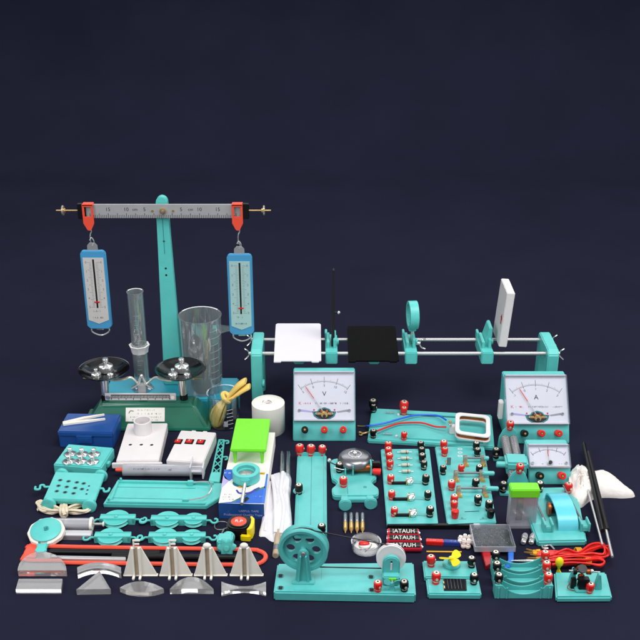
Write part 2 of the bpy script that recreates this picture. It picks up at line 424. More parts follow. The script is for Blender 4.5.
# ================================================================ GLASSWARE on the blue base
def wall(b, R0, R1, h, th, m, z0=0.0, n=40, M=None):
    b.lathe([(0, z0), (R0, z0), (R1, z0+h), (R1+.12, z0+h+.05), (R1+.12, z0+h+.16), (R1-th, z0+h+.12), (R1-th, z0+h), (R0-th, z0+th*1.5), (0, z0+th*1.5)], m, M, n)
f = F((143, 392)); yc = (YB0+YB1)/2; f.o = Vector((U(142.5, 385, yc).x, yc, 0))
zt = U(139, 295, yc).z-2.2
t = thing('measuring_cylinder', 'tall narrow clear measuring cylinder with a white collar, behind the green balance', 'cylinder', f, z=2.2)
b = MB(); wall(b, 1.45, 1.5, zt, .12, 'glass_grey', .6)
for i in range(16):
    z = 2+i*.95; 
    if z < zt-1: b.tube([(1.5*math.sin(a), -1.5*math.cos(a), z) for a in [k*.12 for k in range(-2, 6 if i % 5 == 0 else 3)]], .02, 'faint_ink', 4, sub=1)
b.build('tube', t)
zc_ = U(141, 348, yc).z-2.2
b = MB(); b.lathe([(1.52, zc_-.95), (1.65, zc_-.8), (1.75, zc_+.0), (2.05, zc_+.75), (1.65, zc_+.75), (1.52, zc_+.4)], 'white', n=8, loop=True); b.build('collar', t, ang=20)
b = MB(); b.lathe([(0, 0), (2.3, 0), (2.3, .3), (1.5, .7), (0, .7)], 'plastic_clear', n=6); b.build('foot', t)
f = F((203, 385)); f.o = Vector((U(203.5, 386, yc).x, yc+.2, 0)); zt = U(199, 316, yc).z-2.2
t = thing('measuring_jug', 'large clear graduated jug with a side handle, behind the right balance pan', 'jug', f, z=2.22)
b = MB(); Rj = 4.05; wall(b, 3.75, Rj, zt, .16, 'glass_grey')
for i in range(9):
    z = 2.0+i*1.45; rr = 3.75+.3*z/zt+.03
    b.tube([(rr*math.sin(a), -rr*math.cos(a), z) for a in [.55+k*.1 for k in range(0, 9 if i % 2 else 6)]], .03, 'faint_ink', 4, sub=1)
b.build('body', t)
zh = U(225, 327, yc).z-2.2
b = MB(); b.prism([(Rj-.25, zh-1.2), (Rj+1.0, zh-.75), (Rj+2.6, zh-.5), (Rj+2.9, zh-.1), (Rj+2.6, zh+.35), (Rj+1.0, zh+.3), (Rj-.25, zh+.5)], .1, .9, 'plastic_clear', .1, R('X', 90)); b.build('handle', t)

# ================================================================ TRAY BALANCE
fb = F((145.5, 431)); 
tb = thing('tray_balance', 'dark green tray balance with two black pans and a graduated beam', 'balance', fb)
HB = 4.3; dB = min(7.6, YB0-fb.o.y-.2)
xL, xR = fb.u(83, 431).x, fb.u(209, 431).x; xl, xr = fb.u(99, 402, 2.4).x, fb.u(194, 402, 2.4).x
b = MB(); b.hexa([(xL, 0, 0), (xR, 0, 0), (xR, dB, 0), (xL, dB, 0)], [(xl, 2.3, HB), (xr, 2.3, HB), (xr, dB-1.2, HB), (xl, dB-1.2, HB)], 'balance_green', .55, seg=4)
b.box(xL-.25, xR+.25, -.25, dB+.1, 0, .55, 'balance_green', .2); b.build('base', tb)
fm = plane_m((0, 0, 0), (1, 0, 0), (0, 2.3, HB))
b = MB(); u0 = fb.u(126, 417, 1.5).x; u1 = fb.u(165, 417, 1.5).x
b.box(u0, u1, 1.75, 4.35, .03, .09, 'paper', .02, fm)
b.print_(u0+2.2, u1-1.6, 3.6, 4.15, 1, .1, 'ink', fm); b.print_(u0+1.9, u1-.4, 2.9, 3.5, 1, .1, 'grey_ink', fm); b.print_(u0+.9, u1-.6, 2.3, 2.85, 1, .1, 'grey_ink', fm); b.print_(u0+1.2, u1-1.0, 1.85, 2.25, 1, .1, 'grey_ink', fm)
b.tube([(u0+.6, 3.3, .1), (u0+.9, 3.75, .1), (u0+1.5, 3.7, .1)], .06, 'ink', 5, M=fm)
b.build('name_plate', tb)
yb = 4.6
xc = fb.u(143, 395, yb).x; zcol = fb.u(143, 378, yb).z
b = MB(); b.box(xc-.75, xc+.75, yb-.6, yb+.6, HB-.2, zcol-1.2, 'steel', .1)
b.tube([(xc-2.0, yb, zcol-2.2), (xc-.7, yb, zcol-1.2), (xc, yb, zcol+.6), (xc+.7, yb, zcol-1.2), (xc+2.0, yb, zcol-2.2)], .26, 'chrome', 10); b.ball((xc, yb, zcol+.4), .4, 'chrome'); b.build('column', tb)
bx0, bx1 = fb.u(105, 397, yb-1).x, fb.u(176, 397, yb-1).x; zb0, zb1 = fb.u(140, 400.5, yb-1).z, fb.u(140, 393.5, yb-1).z
b = MB(); b.box(bx0, bx1, yb-1.0, yb-.75, zb0, zb1, 'white', .08); fm = plane_m((0, yb-1.02, 0), (1, 0, 0), (0, 0, 1)); zz0 = zb0+.2; zz1 = zb1-.25
b.quad(bx0+1.2, bx1-1.2, zz1-.14, zz1, 0, 'ink', fm)
for i in range(41):
    x = bx0+1.2+(bx1-bx0-2.4)*i/40; b.quad(x-.07, x+.07, zz0+(0 if i % 5 == 0 else .25), zz1, 0, 'ink', fm)
for xx in (bx0+.55, bx1-.55): b.cyl((xx, yb-1.0, (zb0+zb1)/2), (xx, yb-1.25, (zb0+zb1)/2), .45, 'chrome', n=16, bev=.08)
b.build('graduated_beam', tb)
pans = []
for sg, (px, py) in ((-1, (104, 368.5)), (1, (180.5, 368.5))):
    v = fb.u(px, py, yb); zr = v.z; Rp = 4.75; dp = 1.5
    b = MB()
    b.cyl((v.x+sg*.3, yb, HB-.3), (v.x+sg*.3, yb, HB+1.0), .75, 'black', n=18, bev=.1)
    b.cyl((v.x+sg*.2, yb, HB+1.0), (v.x+sg*.1, yb, zr-dp-.4), .7, 'chrome', .85, n=18, bev=.08); b.cyl((v.x, yb, zr-dp-.5), (v.x, yb, zr-dp+.1), 1.5, 'chrome', n=20, bev=.1)
    b.build('pan_support', tb)
    b = MB(); s0 = zr-dp-.3
    b.tube([(v.x, yb-.3, s0+.1), (v.x-sg*1.8, yb-.5, s0-.35), (v.x-sg*3.6, yb-.4, s0-.2), (v.x-sg*5.0, yb, s0-.1), (xc+sg*.5, yb, zcol-1.6)], lambda q: .42-.16*q, 'pin', 10, flat=.7)
    b.cyl((v.x+sg*1.0, yb-.4, s0-.05), (v.x+sg*3.9, yb-.7, s0+.15), .14, 'brass', n=8); b.cyl((v.x+sg*2.3, yb-.5, s0), (v.x+sg*2.7, yb-.6, s0+.05), .36, 'brass', n=12)
    b.build('arm', tb)
    b = MB(); b.lathe([(0, zr-dp), (1.6, zr-dp), (3.2, zr-dp*.72), (4.3, zr-dp*.25), (Rp, zr), (Rp+.06, zr+.08), (Rp-.12, zr+.06), (4.2, zr-dp*.17), (3.1, zr-dp*.62), (1.5, zr-dp+.12), (0, zr-dp+.12)], 'black_gloss', T(v.x, yb, 0), 48)
    b.build('pan', tb, 'left black pan' if sg < 0 else 'right black pan'); pans.append((v.x+fb.o.x, yb+fb.o.y, zr-dp+.12, dp))
def weight_mesh(r, h, name='knobbed_weight'):
    b = MB(); b.lathe([(0, 0), (r*.94, 0), (r, h*.03), (r, h*.4), (r*.94, h*.44), (r*.34, h*.5), (r*.22, h*.54), (r*.22, h*.7), (r*.4, h*.73), (r*.42, h*.76), (r*.42, h*.92), (r*.36, h*.98), (0, h)], 'chrome', n=28)
    return b.mesh(name, 25)
WM = {k: weight_mesh(*v) for k, v in {'large': (1.35, 2.7), 'small': (.9, 1.75), 'tiny': (.6, 1.7), 'case': (1.02, 1.9)}.items()}
def weight(kind, loc, label, group):
    o = bpy.data.objects.new('knobbed_weight', WM[kind]); COL.objects.link(o); o.location = Vector(loc)*S; o.rotation_euler.z = random.random()*6; props(o, label, 'weight', group)
for (px_, py_, pz_, dp), side in zip(pans, ('left', 'right')):
    for kind, dx, dy, zz, lb in (('large', .0, 1.6, .06, 'largest chrome knobbed weight, at the back of the %s black pan'), ('small', -1.35, -.9, .06, 'small chrome knobbed weight at the front left of the %s black pan'), ('tiny', 1.3, -1.0, .06, 'thin chrome knobbed weight at the front right of the %s black pan')):
        weight(kind, (px_+dx, py_+dy, pz_+zz+.0), lb % side, 'chrome weights on the balance pans')

# ================================================================ LEFT FRONT OF THE BALANCE
def slab_depth(px, pyf, pyb, z): return P(px, pyb, z).y-P(px, pyf, z).y
f = F((60, 447.5), (114, 448.5)); h = 3.4; d = slab_depth(85, 431, 413, h)
t = thing('storage_box', 'royal blue plastic box with a closed lid, left of the green balance', 'box', f)
w = f.w
b = MB(); b.box(0, w, 0, d, 0, h-1.1, 'box_blue', .18); b.build('body', t)
b = MB(); b.box(-.12, w+.12, -.12, d+.1, h-1.05, h, 'box_blue', .2); b.build('lid', t)
b = MB(); b.box(w*.33, w*.62, -.35, -.02, h-2.3, h-.75, 'box_blue', .1); b.box(w*.37, w*.58, -.4, -.3, h-1.9, h-1.2, 'box_blue', .04); b.build('latch', t)
BOXZ = h; fbox = f
f2 = F((63, 425), (105, 418.5), BOXZ)
b = MB(); w = f2.w
b.prism([(0, -.5), (1.6, -.55), (w*.55, -.75), (w, -.75), (w, -.62), (w*.55, -.15), (1.6, .1), (0, .05)], .02, .5, 'ivory', .06)
b.prism([(0, .5), (0, 0), (1.6, .0), (w*.55, .5), (w+.1, .95), (w, 1.1), (w*.5, 1.15), (1.5, .75)], .02, .5, 'ivory', .06)
b.solo('tweezers', 'cream plastic tweezers lying on the blue box lid', 'tweezers', f2, z=BOXZ)

f = F((54.5, 475), (102, 479)); h = 2.2
t = thing('weight_case', 'mint plastic block with sockets holding six chrome weights, in front of the blue box', 'weight case', f)
d = slab_depth(80, 468, 447, h); w = f.w
b = MB(); b.box(0, w, 0, d, 0, h, 'mint', .22); b.box(w, w+.5, d*.35, d*.5, .8, 1.6, 'mint', .08); b.build('body', t)
rows = [('back', [(70, 452.5), (82, 453), (94, 453)]), ('front', [(68.5, 460), (80.5, 460), (92.5, 460.5)])]
for rn, pts in rows:
    for (px, py), cn in zip(pts, ('left end', 'middle', 'right end')):
        v = f.g(px, py, h+.3); b = MB(); b.lathe([(.98, h-.05), (1.15, h+.02), (.98, h+.04)], 'deep_teal', T(v.x, v.y, 0), 24, True); b.build('socket', t)
        wv = P(px, py, h+.3); weight('case', (wv.x, wv.y, h-.7), 'chrome knobbed weight in the mint case, %s of its %s row' % (cn, rn), 'six chrome weights in the mint case')

# white sound box with a round tube
f = F((117, 470.5), (159.5, 470)); h = 2.0; w = f.w
t = thing('white_tube_box', 'white plastic box with a round open tube and three small holes', 'experiment box', f)
d = slab_depth(140, 466, 428, h)
b = MB(); b.box(0, w, 0, d, 0, h, 'white', .12)
for px, py in ((130.4, 444.8), (141.3, 444.8), (151.7, 445)):
    v = f.g(px, py, h); b.cyl((v.x, v.y, h-.1), (v.x, v.y, h+.012), .3, 'black_matt', n=16); b.ring(.4, .3, h-.05, h+.04, 'white', T(v.x, v.y, 0), 20)
b.build('body', t)
b = MB(); b.box(-.7, w+.6, -.5, -.02, .7, 1.7, 'white', .1); b.build('foot_rail', t)
v = f.g(143.3, 432, h); b = MB(); b.ring(1.6, 1.35, h-.01, h+2.5, 'white', T(v.x, v.y, 0), 36); b.build('tube', t)

f = F((167, 471.5), (204, 474)); w = f.w; h = 2.3; d = slab_depth(190, 462, 431.5, h)
t = thing('white_switch_box', 'white plastic box with three red rocker switches in a row', 'switch box', f)
b = MB(); b.box(0, w, 0, d, 0, h, 'white', .14)
for i in range(2): b.box(w*(.3+.32*i), w*(.42+.32*i), d-.02, d+.25, h*.4, h-.02, 'white', .06)
b.build('body', t)
for px, py in ((178, 441.7), (189.4, 441.8), (200.8, 442.2)):
    v = f.g(px, py, h); b = MB(); b.box(v.x-.75, v.x+.75, v.y-.8, v.y+.8, h-.1, h+.12, 'black', .05); s_ = b.build('switch', t)
    b = MB(); b.hexa([(v.x-.5, v.y-.58, h+.1), (v.x+.5, v.y-.58, h+.1), (v.x+.5, v.y+.58, h+.1), (v.x-.5, v.y+.58, h+.1)], [(v.x-.48, v.y-.55, h+.42), (v.x+.48, v.y-.55, h+.42), (v.x+.48, v.y+.55, h+.2), (v.x-.48, v.y+.55, h+.2)], 'red', .05)
    b.quad(v.x-.06, v.x+.06, v.y-.3, v.y+.1, h+.4, 'paper'); b.build('rocker', s_)

# syringe
f = F((115, 479.5), (191, 480)); w = f.w; r = 1.05; xs = f.g(123, 479, 0).x
t = thing('syringe', 'large clear syringe with an orange red tip, between the white boxes and the mint tray', 'syringe', f)
MX = T(0, r, r+.25)
b = MB(); b.lathe([(0, 0), (r, 0), (r, w-xs), (r-.1, w-xs), (r-.1, .12), (0, .12)], 'plastic_milky', MX @ T(xs, 0, 0) @ R('Y', 90), 32)
fm = lambda q: Vector((q.x, -(r+.02)*math.cos(.55-q.y/r), (r+.02)*math.sin(.55+q.y/r)))
for i in range(34): b.tube([fm(Vector((xs+1.2+i*.25, yy, 0))) for yy in ((.75, .95, 1.15) if i % 5 else (.55, .85, 1.15))], .02, 'grey_ink', 4, sub=1, M=MX)
fm2 = T(0, 0, 0)
b.print_(xs+1.6, xs+6.6, .0, .45, 1, 0, 'ink', MX @ plane_m((0, -(r+.03)*math.cos(.5), (r+.03)*math.sin(.5)), (1, 0, 0), (0, .48, .88)))
b.text('ml', .55, 'ink', MX @ plane_m((xs+8.2, -(r+.03)*math.cos(.62), (r+.03)*math.sin(.62)), (1, 0, 0), (0, .55, .83)))
b.build('barrel', t)
b = MB(); b.lathe([(0, 0), (.25, 0), (.36, .3), (.38, xs-.1), (0, xs)], 'orange_red', MX @ R('Y', 90), 16); b.build('tip', t)
b = MB(); b.box(w-.05, w+.18, -.75, 2*r+.75, .05, 2*r+.85, 'plastic_milky', .06); b.build('flange', t)
b = MB(); b.box(xs+4, w+2.0, r-.12, r+.12, .5, 2*r, 'frost', .03); b.box(xs+4, w+2.0, .4, 2*r-.4, r+.13, r+.37, 'frost', .03); b.box(w+1.95, w+2.2, 0, 2*r, .15, 2*r+.35, 'frost', .06); b.cyl((xs+3.6, r, r+.25), (xs+4.1, r, r+.25), r-.14, 'black', n=20); b.build('plunger', t)

# cart with holes
zc_ = 2.0; f = F((43.5, 498.5), (95, 500.5), zc_); w = f.w; d = slab_depth(70, 499, 472, zc_)
sh = f.g(53, 472.5, zc_).x
t = thing('dynamics_cart', 'mint four wheeled cart with rows of holes in its flat deck', 'cart', f)
b = MB(); b.prism([(0, 0), (w, 0), (w+sh*.6, d), (sh*.6, d)], zc_-.6, zc_, 'mint', .12); 
b.prism([(.3, .25), (w-.3, .25), (w+sh*.6-.3, d-.25), (sh*.6+.3, d-.25)], zc_-1.1, zc_-.5, 'mint', .05)
for r_, py in enumerate((480.2, 485.8, 491.2)):
    for c_, px in enumerate((58.5, 66.8, 75.2, 82.0)):
        if r_ == 2 and c_ == 3: continue
        v = f.g(px-(r_-1)*1.7, py+c_*1.1, zc_); b.cyl((v.x, v.y, zc_-.05), (v.x, v.y, zc_+.012), .42, 'deep_teal', n=16); b.cyl((v.x, v.y, zc_-.05), (v.x, v.y, zc_+.016), .26, 'black_matt', n=16)
for px, py in ((89, 486), (87.5, 490), (86.5, 494)):
    v = f.g(px, py, zc_); b.cyl((v.x, v.y, zc_-.05), (v.x, v.y, zc_+.012), .2, 'ink', n=10)
b.build('deck', t)
for xx, yy in ((.9, -.35), (w-.9, -.35), (sh*.6+.9, d+.35), (w+sh*.6-.9, d+.35)):
    o = 0
    b = MB(); b.lathe([(0, -.4), (.9, -.4), (1.15, -.3), (1.15, .3), (.9, .4), (.45, .35), (0, .42)], 'mint', T(xx, yy, 1.16) @ R('X', 90), 28); b.build('wheel', t)
def s_hook(par, pts, z, m='mint', r=.2):
    b = MB(); b.tube([(x, y, z) for x, y in pts], r, m, 8); return b.build('hook', par)
xm = sh*.3; s_hook(t, [(xm+.1, d*.5), (xm-.8, d*.5-.1), (xm-1.2, d*.5+.4), (xm-1.7, d*.5+.2), (xm-1.5, d*.5-.8), (xm-2.2, d*.5-.9), (xm-2.4, d*.5-.2)], zc_-.4)
xm = w+sh*.3; s_hook(t, [(xm-.1, d*.5), (xm+.5, d*.5), (xm+.9, d*.5-.8), (xm+1.5, d*.5-.6), (xm+1.5, d*.5+.2)], zc_-.4)

# long tray
f = F((103.5, 507.5), (206.5, 509.5)); w = f.w; h = 1.1; d = slab_depth(150, 505, 482, h); 
t = thing('ramp_tray', 'long mint tray with raised rails and a wire loop at its right end', 'tray', f)
b = MB(); b.prism([(0, .0), (w, 0), (w+2.1, d*.4), (w+2.4, d*.7), (w+2.2, d), (.8, d)], 0, h-.35, 'mint', .1)
b.box(.5, w-.2, .15, .7, h-.4, h, 'mint', .08); b.box(1.0, w+.4, d-.65, d-.15, h-.4, h+.05, 'mint', .08); b.box(.9, 1.3, .6, d-.5, h-.4, h, 'mint', .08)
b.box(1.2, w-2.5, d*.72, d*.74, h-.37, h-.325, 'deep_teal', .0); b.box(1.2, w-2.5, d*.24, d*.26, h-.37, h-.325, 'deep_teal', .0)
b.cyl((1.6, d-.4, h), (1.6, d-.4, h+.5), .2, 'mint', n=12, bev=.05); b.cyl((.9, .45, h), (.9, .45, h+.5), .2, 'mint', n=12, bev=.05)
b.build('tray_body', t)
x_ = w-3.5
b = MB(); b.tube([(x_, .75, h+.1), (x_+1.5, .8, h+.35), (x_+3.2, 1.4, h+.5), (x_+3.9, d*.5, h+.55), (x_+3.3, d-1.2, h+.5), (x_+1.6, d-.8, h+.35), (x_+.4, d-.8, h+.1)], .12, 'chrome', 8); b.build('wire_loop', t)
for yy in (.75, d-.8):
    b = MB(); b.box(x_-.5, x_+.5, yy-.35, yy+.35, h-.38, h+.45, 'mint', .08); b.build('wire_block', t)
# lattice crane
f = F((208.5, 482), (219.5, 482)); h = .7
t = thing('lattice_arm', 'mint lattice truss arm with two small hooks, lying beside the white switch box', 'truss', f)
b = MB(); g = lambda x, y: f.g(x, y, h)
b.prism([g(208.5, 481), g(219.5, 482), g(221, 472), g(211, 472)], 0, h, 'mint', .08)
L0, L1, R0, R1 = g(211.5, 473), g(219, 438.5), g(220, 473), g(224, 438.5)
def bar(b, a, c, r=.2, m='mint'): b.cyl((a.x, a.y, .35), (c.x, c.y, .35), r, m, n=8)
bar(b, L0, L1, .17); bar(b, R0, R1, .17); bar(b, L1, R1, .17)
n = 5; prev = L0
for i in range(1, n+1):
    q = (i/n); c = (R0.lerp(R1, q) if i % 2 else L0.lerp(L1, q)); bar(b, prev, c, .11); prev = c
prev = R0
for i in range(1, n+1):
    q = (i/n); c = (L0.lerp(L1, q) if i % 2 else R0.lerp(R1, q)); bar(b, prev, c, .11); prev = c
b.build('truss', t)
for px, py in ((223.5, 440), (222.2, 456)):
    v = g(px, py); b = MB(); b.tube([(v.x-.1, v.y, .4), (v.x+.5, v.y+.2, .4), (v.x+.9, v.y+.1, .4), (v.x+.9, v.y-.6, .4), (v.x+.5, v.y-.7, .4)], .17, 'mint', 8); b.build('hook', t)

# printed product box
h = 2.9; f = F((218.5, 503), (264, 504), h); w = f.w; d = P(245, 431.5, h).y-P(245, 503, h).y
t = thing('product_box', 'long white and blue printed cardboard box with a lens holder lying on it', 'box', f)
b = MB(); b.box(0, w, 0, d, 0, h, 'paper', .05)
fm = T(0, 0, h+.006); q = lambda px, py: f.g(px, py, h)
b.poly([q(218.8, 503), q(264, 503.5), q(265, 487), q(254, 491.5), q(242, 497.5), q(232, 501.6)], .0, 'print_blue', fm)
b.poly([q(230, 502.3), q(242, 496.6), q(254, 490.4), q(265, 486), q(265, 488), q(254, 492), q(242, 498.2), q(234, 502.2)], .004, 'balance_green', fm)
b.poly([q(244, 502), q(243, 499), q(247, 496.5), q(249.5, 498.5), q(246, 501.8)], .008, 'black', fm)
b.poly([q(223.4, 475), q(224.2, 469.5), q(236, 469.5), q(236, 476), q(229.5, 481), q(225, 478.5)], .004, 'print_blue', fm)
b.poly([q(221, 489), q(223.4, 474.5), q(229, 481)], .004, 'lilac', fm)
b.poly([q(266.4, 474), q(268.2, 474), q(264.6, 503.5), q(261.5, 503.5)], .004, 'bright_blue', fm)
c = q(243, 483); b.poly([(c.x+1.75*math.cos(a), c.y+1.35*math.sin(a)) for a in [k*math.pi/14 for k in range(28)]], .006, 'print_teal', fm)
c = q(243, 482.2); b.poly([(c.x+1.0*math.cos(a), c.y+.75*math.sin(a)) for a in [k*math.pi/10 for k in range(20)]], .009, 'ink', fm)
c = q(240.5, 487); b.poly([(c.x-.35, c.y-.25), (c.x+.45, c.y-.2), (c.x+.4, c.y+.3), (c.x-.4, c.y+.25)], .012, 'amber', fm)
b.tube([Vector(q(px, py).xy.to_3d())+Vector((0, 0, h+.02)) for px, py in ((236.5, 490), (239, 493), (245, 493.6), (251, 492.4), (255.5, 489.5), (259.5, 487.5))], lambda s: .16+.12*math.sin(s*3.1), 'purple', 6, flat=.08)
a0 = q(258, 473.5); b.box(a0.x, a0.x+1.15, a0.y-.3, a0.y+.3, h-.01, h+.02, 'amber', 0); b.print_(a0.x+.1, a0.x+1.1, a0.y-.2, a0.y+.2, 1, h+.03, 'ink')
a0 = q(224.5, 473); b.print_(a0.x, a0.x+1.3, a0.y-.3, a0.y+.35, 1, h+.02, 'paper')
a0 = q(222, 498.5); b.print_(a0.x, a0.x+2.2, a0.y-.6, a0.y+1.5, 3, h+.02, 'grey_ink')
a0 = q(253, 496.5); b.print_(a0.x, a0.x+1.8, a0.y-.2, a0.y+.3, 1, h+.02, 'lilac')
b.box(-.01, w+.01, -.02, .02, .02, h-.04, 'box_blue', 0)
fm = plane_m((0, -.03, 0), (1, 0, 0), (0, 0, 1))
b.text('USEFUL TAPE', .55, 'lilac', fm @ T(w*.66, h*.5, 0)); b.text('Professional Quality Tape', .6, 'lilac', fm @ T(w*.53, h*.25, 0))
b.build('carton', t)
BH = h+.03
# lime table on the box
h2 = 2.9; f = F((230, 449.5), (266, 450), BH+h2); w = f.w; d = P(250, 418.5, BH+h2).y-P(250, 450, BH+h2).y
t = thing('small_table', 'small bright lime green table standing on the printed box', 'table', f, z=BH)
b = MB(); b.box(0, w, 0, d, h2-.55, h2, 'lime', .14); b.build('tabletop', t)
for x in (.75, w-.75):
    for y in (.6, d-.6):
        b = MB(); b.cyl((x, y, 0), (x, y, h2-.5), .22, 'lime', .42, n=12); b.build('leg', t)
# lens holder lying on the box
f = F((246, 470), None, BH+1.7); v = f.o; Rl = 2.3
t = thing('lens_holder', 'mint ring lens holder with a chrome stem lying on the printed box', 'lens holder', f, z=BH)
b = MB(); b.ring(Rl, Rl-.75, 0, 1.75, 'mint', n=40); b.ring(Rl-.55, Rl-.95, .5, 1.1, 'mint', n=40); b.box(-.75, .75, -Rl-.35, -Rl+.4, .25, 1.5, 'mint', .15); b.build('ring', t)
b = MB(); b.lathe([(0, .55), (.7, .6), (Rl-.9, .78), (.7, .96), (0, 1.02)], 'acrylic', n=32); b.build('lens', t)
ye = P(242.8, 503.5, BH+.6).y-v.y; b = MB(); b.cyl((0, -Rl, .85), (-.15, ye, .5), .3, 'chrome', n=14, bev=.06); b.build('stem', t)

# paper roll
f = F((268.5, 433)); zr = 5.9; Rr = 3.05
f.o.y = P(268.5, 438.2).y+Rr
t = thing('paper_roll', 'thick roll of white paper standing on end', 'paper roll', f)
b = MB(); b.lathe([(0, 0), (Rr-.1, 0), (Rr, .12), (Rr, zr-.1), (Rr-.15, zr), (.75, zr-.06), (.7, zr-.8), (0, zr-.8)], 'paper', n=48)
for i in range(5): b.tube([((1.1+i*.36)*math.cos(a), (1.1+i*.36)*math.sin(a), zr-.035) for a in [k*math.pi/14 for k in range(28)]], .03, 'ivory', 4, True, 1)
b.build('paper', t)
b = MB(); fm = T(-.25, .15, zr+.01)
for a in range(0, 3): b.tube([(.75*math.cos(2.1*a+.3+k*.22), .6*math.sin(2.1*a+.3+k*.22), 0) for k in range(6)], .07, 'faint_ink', 5, sub=1, M=fm)
b.build('printed_mark', t)

# beaker with the yellow cloth
f = F((224.5, 425)); Rb = 3.05; f.o.y = P(224, 431.5).y+Rb
hbk = U(224, 392, f.o.y).z
t = thing('beaker', 'clear glass beaker with a yellow knotted strip sticking out of it', 'beaker', f)
b = MB(); wall(b, Rb-.05, Rb, hbk-.2, .13, 'glass'); 
b.tube([(Rb-.1, -.2, hbk), (Rb+.35, -.1, hbk+.1), (Rb-.1, .3, hbk)], .08, 'glass', 6)
for i in range(5): b.tube([((Rb+.01)*math.sin(a), -(Rb+.01)*math.cos(a), 1.4+i*.75) for a in [.25+k*.1 for k in range(5)]], .03, 'frost', 4, sub=1)
b.box(.2, .9, -Rb-.02, -Rb+.01, 1.0, 2.1, 'faint_ink', 0); b.build('glass_body', t)
b = MB(); g = lambda px, py, dy=0: f.u(px, py, dy)
def flatr(a, bb): return lambda q: (a+bb*math.sin(q*math.pi))
b.tube([g(226, 398), g(219, 405, -.6), g(214.5, 416, -1.0), g(213.5, 424, -.8), g(217, 423.5, -.6), g(223, 412, -.5), g(227, 400)], flatr(.36, .62), 'glove', 10, flat=.4)
b.tube([g(226, 399, -.3), g(221, 408, -1.1), g(217, 418, -1.5), g(216, 425, -1.4), g(220, 424, -1.2), g(224, 414, -.9), g(226.5, 402, -.2)], flatr(.36, .5), 'glove', 10, flat=.4)
b.tube([g(226, 398, .3), g(218, 404, .9), g(213, 411, .8), g(212, 418, .6), g(216, 415, .9), g(222, 406, .8), g(226, 399, .2)], flatr(.36, .62), 'glove', 10, flat=.4)
b.tube([g(225, 400), g(231, 393.5), g(238, 386), g(244, 381.5, .4), g(245.8, 381, .4)], lambda q: .55+.6*math.sin(q*2.2), 'glove', 10, flat=.45)
b.tube([g(225, 401, -.2), g(233, 397, -.3), g(241, 391, -.2), g(248, 387, 0), g(250, 386.5)], lambda q: .55+.55*math.sin(q*2.3), 'glove', 10, flat=.45)
b.tube([g(225, 399, .2), g(230, 396, .4), g(237, 390, .6), g(243, 385, .6)], .6, 'glove', 8, flat=.4)
b.tube([g(222.5, 394.5, -.4), g(224.5, 399.5, -.9), g(229, 402, -.7), g(229.5, 396.5, -.2), g(225, 393, .2)], .42, 'glove', 8, True)
o = b.solo('yellow_strip', 'yellow rubbery strip tied in a knot, standing in the glass beaker', 'rubber strip', f, z=0)

# tape measure
f = F((227.5, 536)); f2 = f; c = P(239, 527, 1.2)
f = F((239, 527)); f.o = Vector((c.x, c.y, 0)); f.rz = -.1
t = thing('tape_measure', 'black and yellow pocket tape measure with a red label and a key ring', 'tape measure', f)
def squircle(a, bq, p=3.2, n=32): return [(a*math.copysign(abs(math.cos(k*2*math.pi/n))**(2/p), math.cos(k*2*math.pi/n)), bq*math.copysign(abs(math.sin(k*2*math.pi/n))**(2/p), math.sin(k*2*math.pi/n))) for k in range(n)]
hT = 2.3
b = MB(); b.prism(squircle(1.85, 1.95), 0, hT-.15, 'black', .25, ang=25); b.prism(squircle(1.5, 1.5, 2.3), hT-.2, hT, 'black', .08, ang=25); b.build('case', t)
b = MB(); b.lathe([(0, hT+.03), (1.2, hT+.03), (1.24, hT), (1.24, hT-.05)], 'orange_red', n=32); b.text('R.P', .95, 'paper', T(0, 0, hT+.05)); b.print_(-.6, .6, .55, .85, 1, hT+.05, 'paper'); b.build('label', t)
b = MB(); b.prism([(1.5, -1.75), (1.9, -1.9), (2.35, -1.3), (2.45, 0), (2.3, 1.2), (1.85, 1.75), (1.5, 1.8), (1.8, 1.0), (1.9, 0), (1.8, -1.0)], .1, hT-.1, 'yellow', .1); b.box(.6, 2.2, -2.3, -1.85, .15, 1.3, 'yellow', .15); b.build('grip', t)
b = MB(); b.box(-2.1, -1.2, -2.1, -1.6, .1, .9, 'amber', .1); b.box(-2.3, -2.0, -2.2, -1.7, .02, .6, 'brass', .05); b.build('tape_end', t)
b = MB(); cc = P(220, 527.5)-f.o; Rk = 1.05; b.tube([(cc.x+Rk*math.cos(k*.35), cc.y+Rk*1.1*math.sin(k*.35), .15+.05*math.sin(k)) for k in range(18)], .08, 'chrome', 8, True, 2)
b.tube([(cc.x+.7, cc.y-.8, .2), (-2.6, -1.1, .35), (-2.1, -1.5, .4), (-1.9, -1.2, .9)], .12, 'chrome', 6); b.build('key_ring', t)

# white cloth with glass tubes
f = F((281, 537))
def cl(px, py, z=0): return f.g(px, py, z)
b = MB()
W = [(272.5, 476), (277, 474), (283, 473), (289.5, 475), (291.5, 482), (290, 500), (292, 520), (291.5, 534), (286, 541), (279, 543), (273, 541), (271, 520), (273, 500), (271.5, 484)]
b.pillow([cl(x, y) for x, y in W], 1.5, 'cloth', 8, .05, sub=3, seed=3)
W = [(268, 476), (270.5, 483), (275, 500), (277, 520), (276, 540), (271, 541.5), (265, 537), (259, 536), (261, 525), (264.5, 505), (266, 488)]
b.pillow([cl(x, y) for x, y in W], .7, 'cloth', 8, .12, sub=3, seed=5)
b.tube([Vector(cl(272.5, 480))+Vector((0, 0, .9)), Vector(cl(275, 500))+Vector((0, 0, 1.1)), Vector(cl(276, 520))+Vector((0, 0, 1.1)), Vector(cl(275.5, 537))+Vector((0, 0, .8))], .35, 'cloth', 8, flat=.6)
b.tube([Vector(cl(283, 478))+Vector((0, 0, 1.3)), Vector(cl(281, 498))+Vector((0, 0, 1.5)), Vector(cl(284, 515))+Vector((0, 0, 1.5)), Vector(cl(281, 538))+Vector((0, 0, .9))], .3, 'cloth', 8, flat=.5)
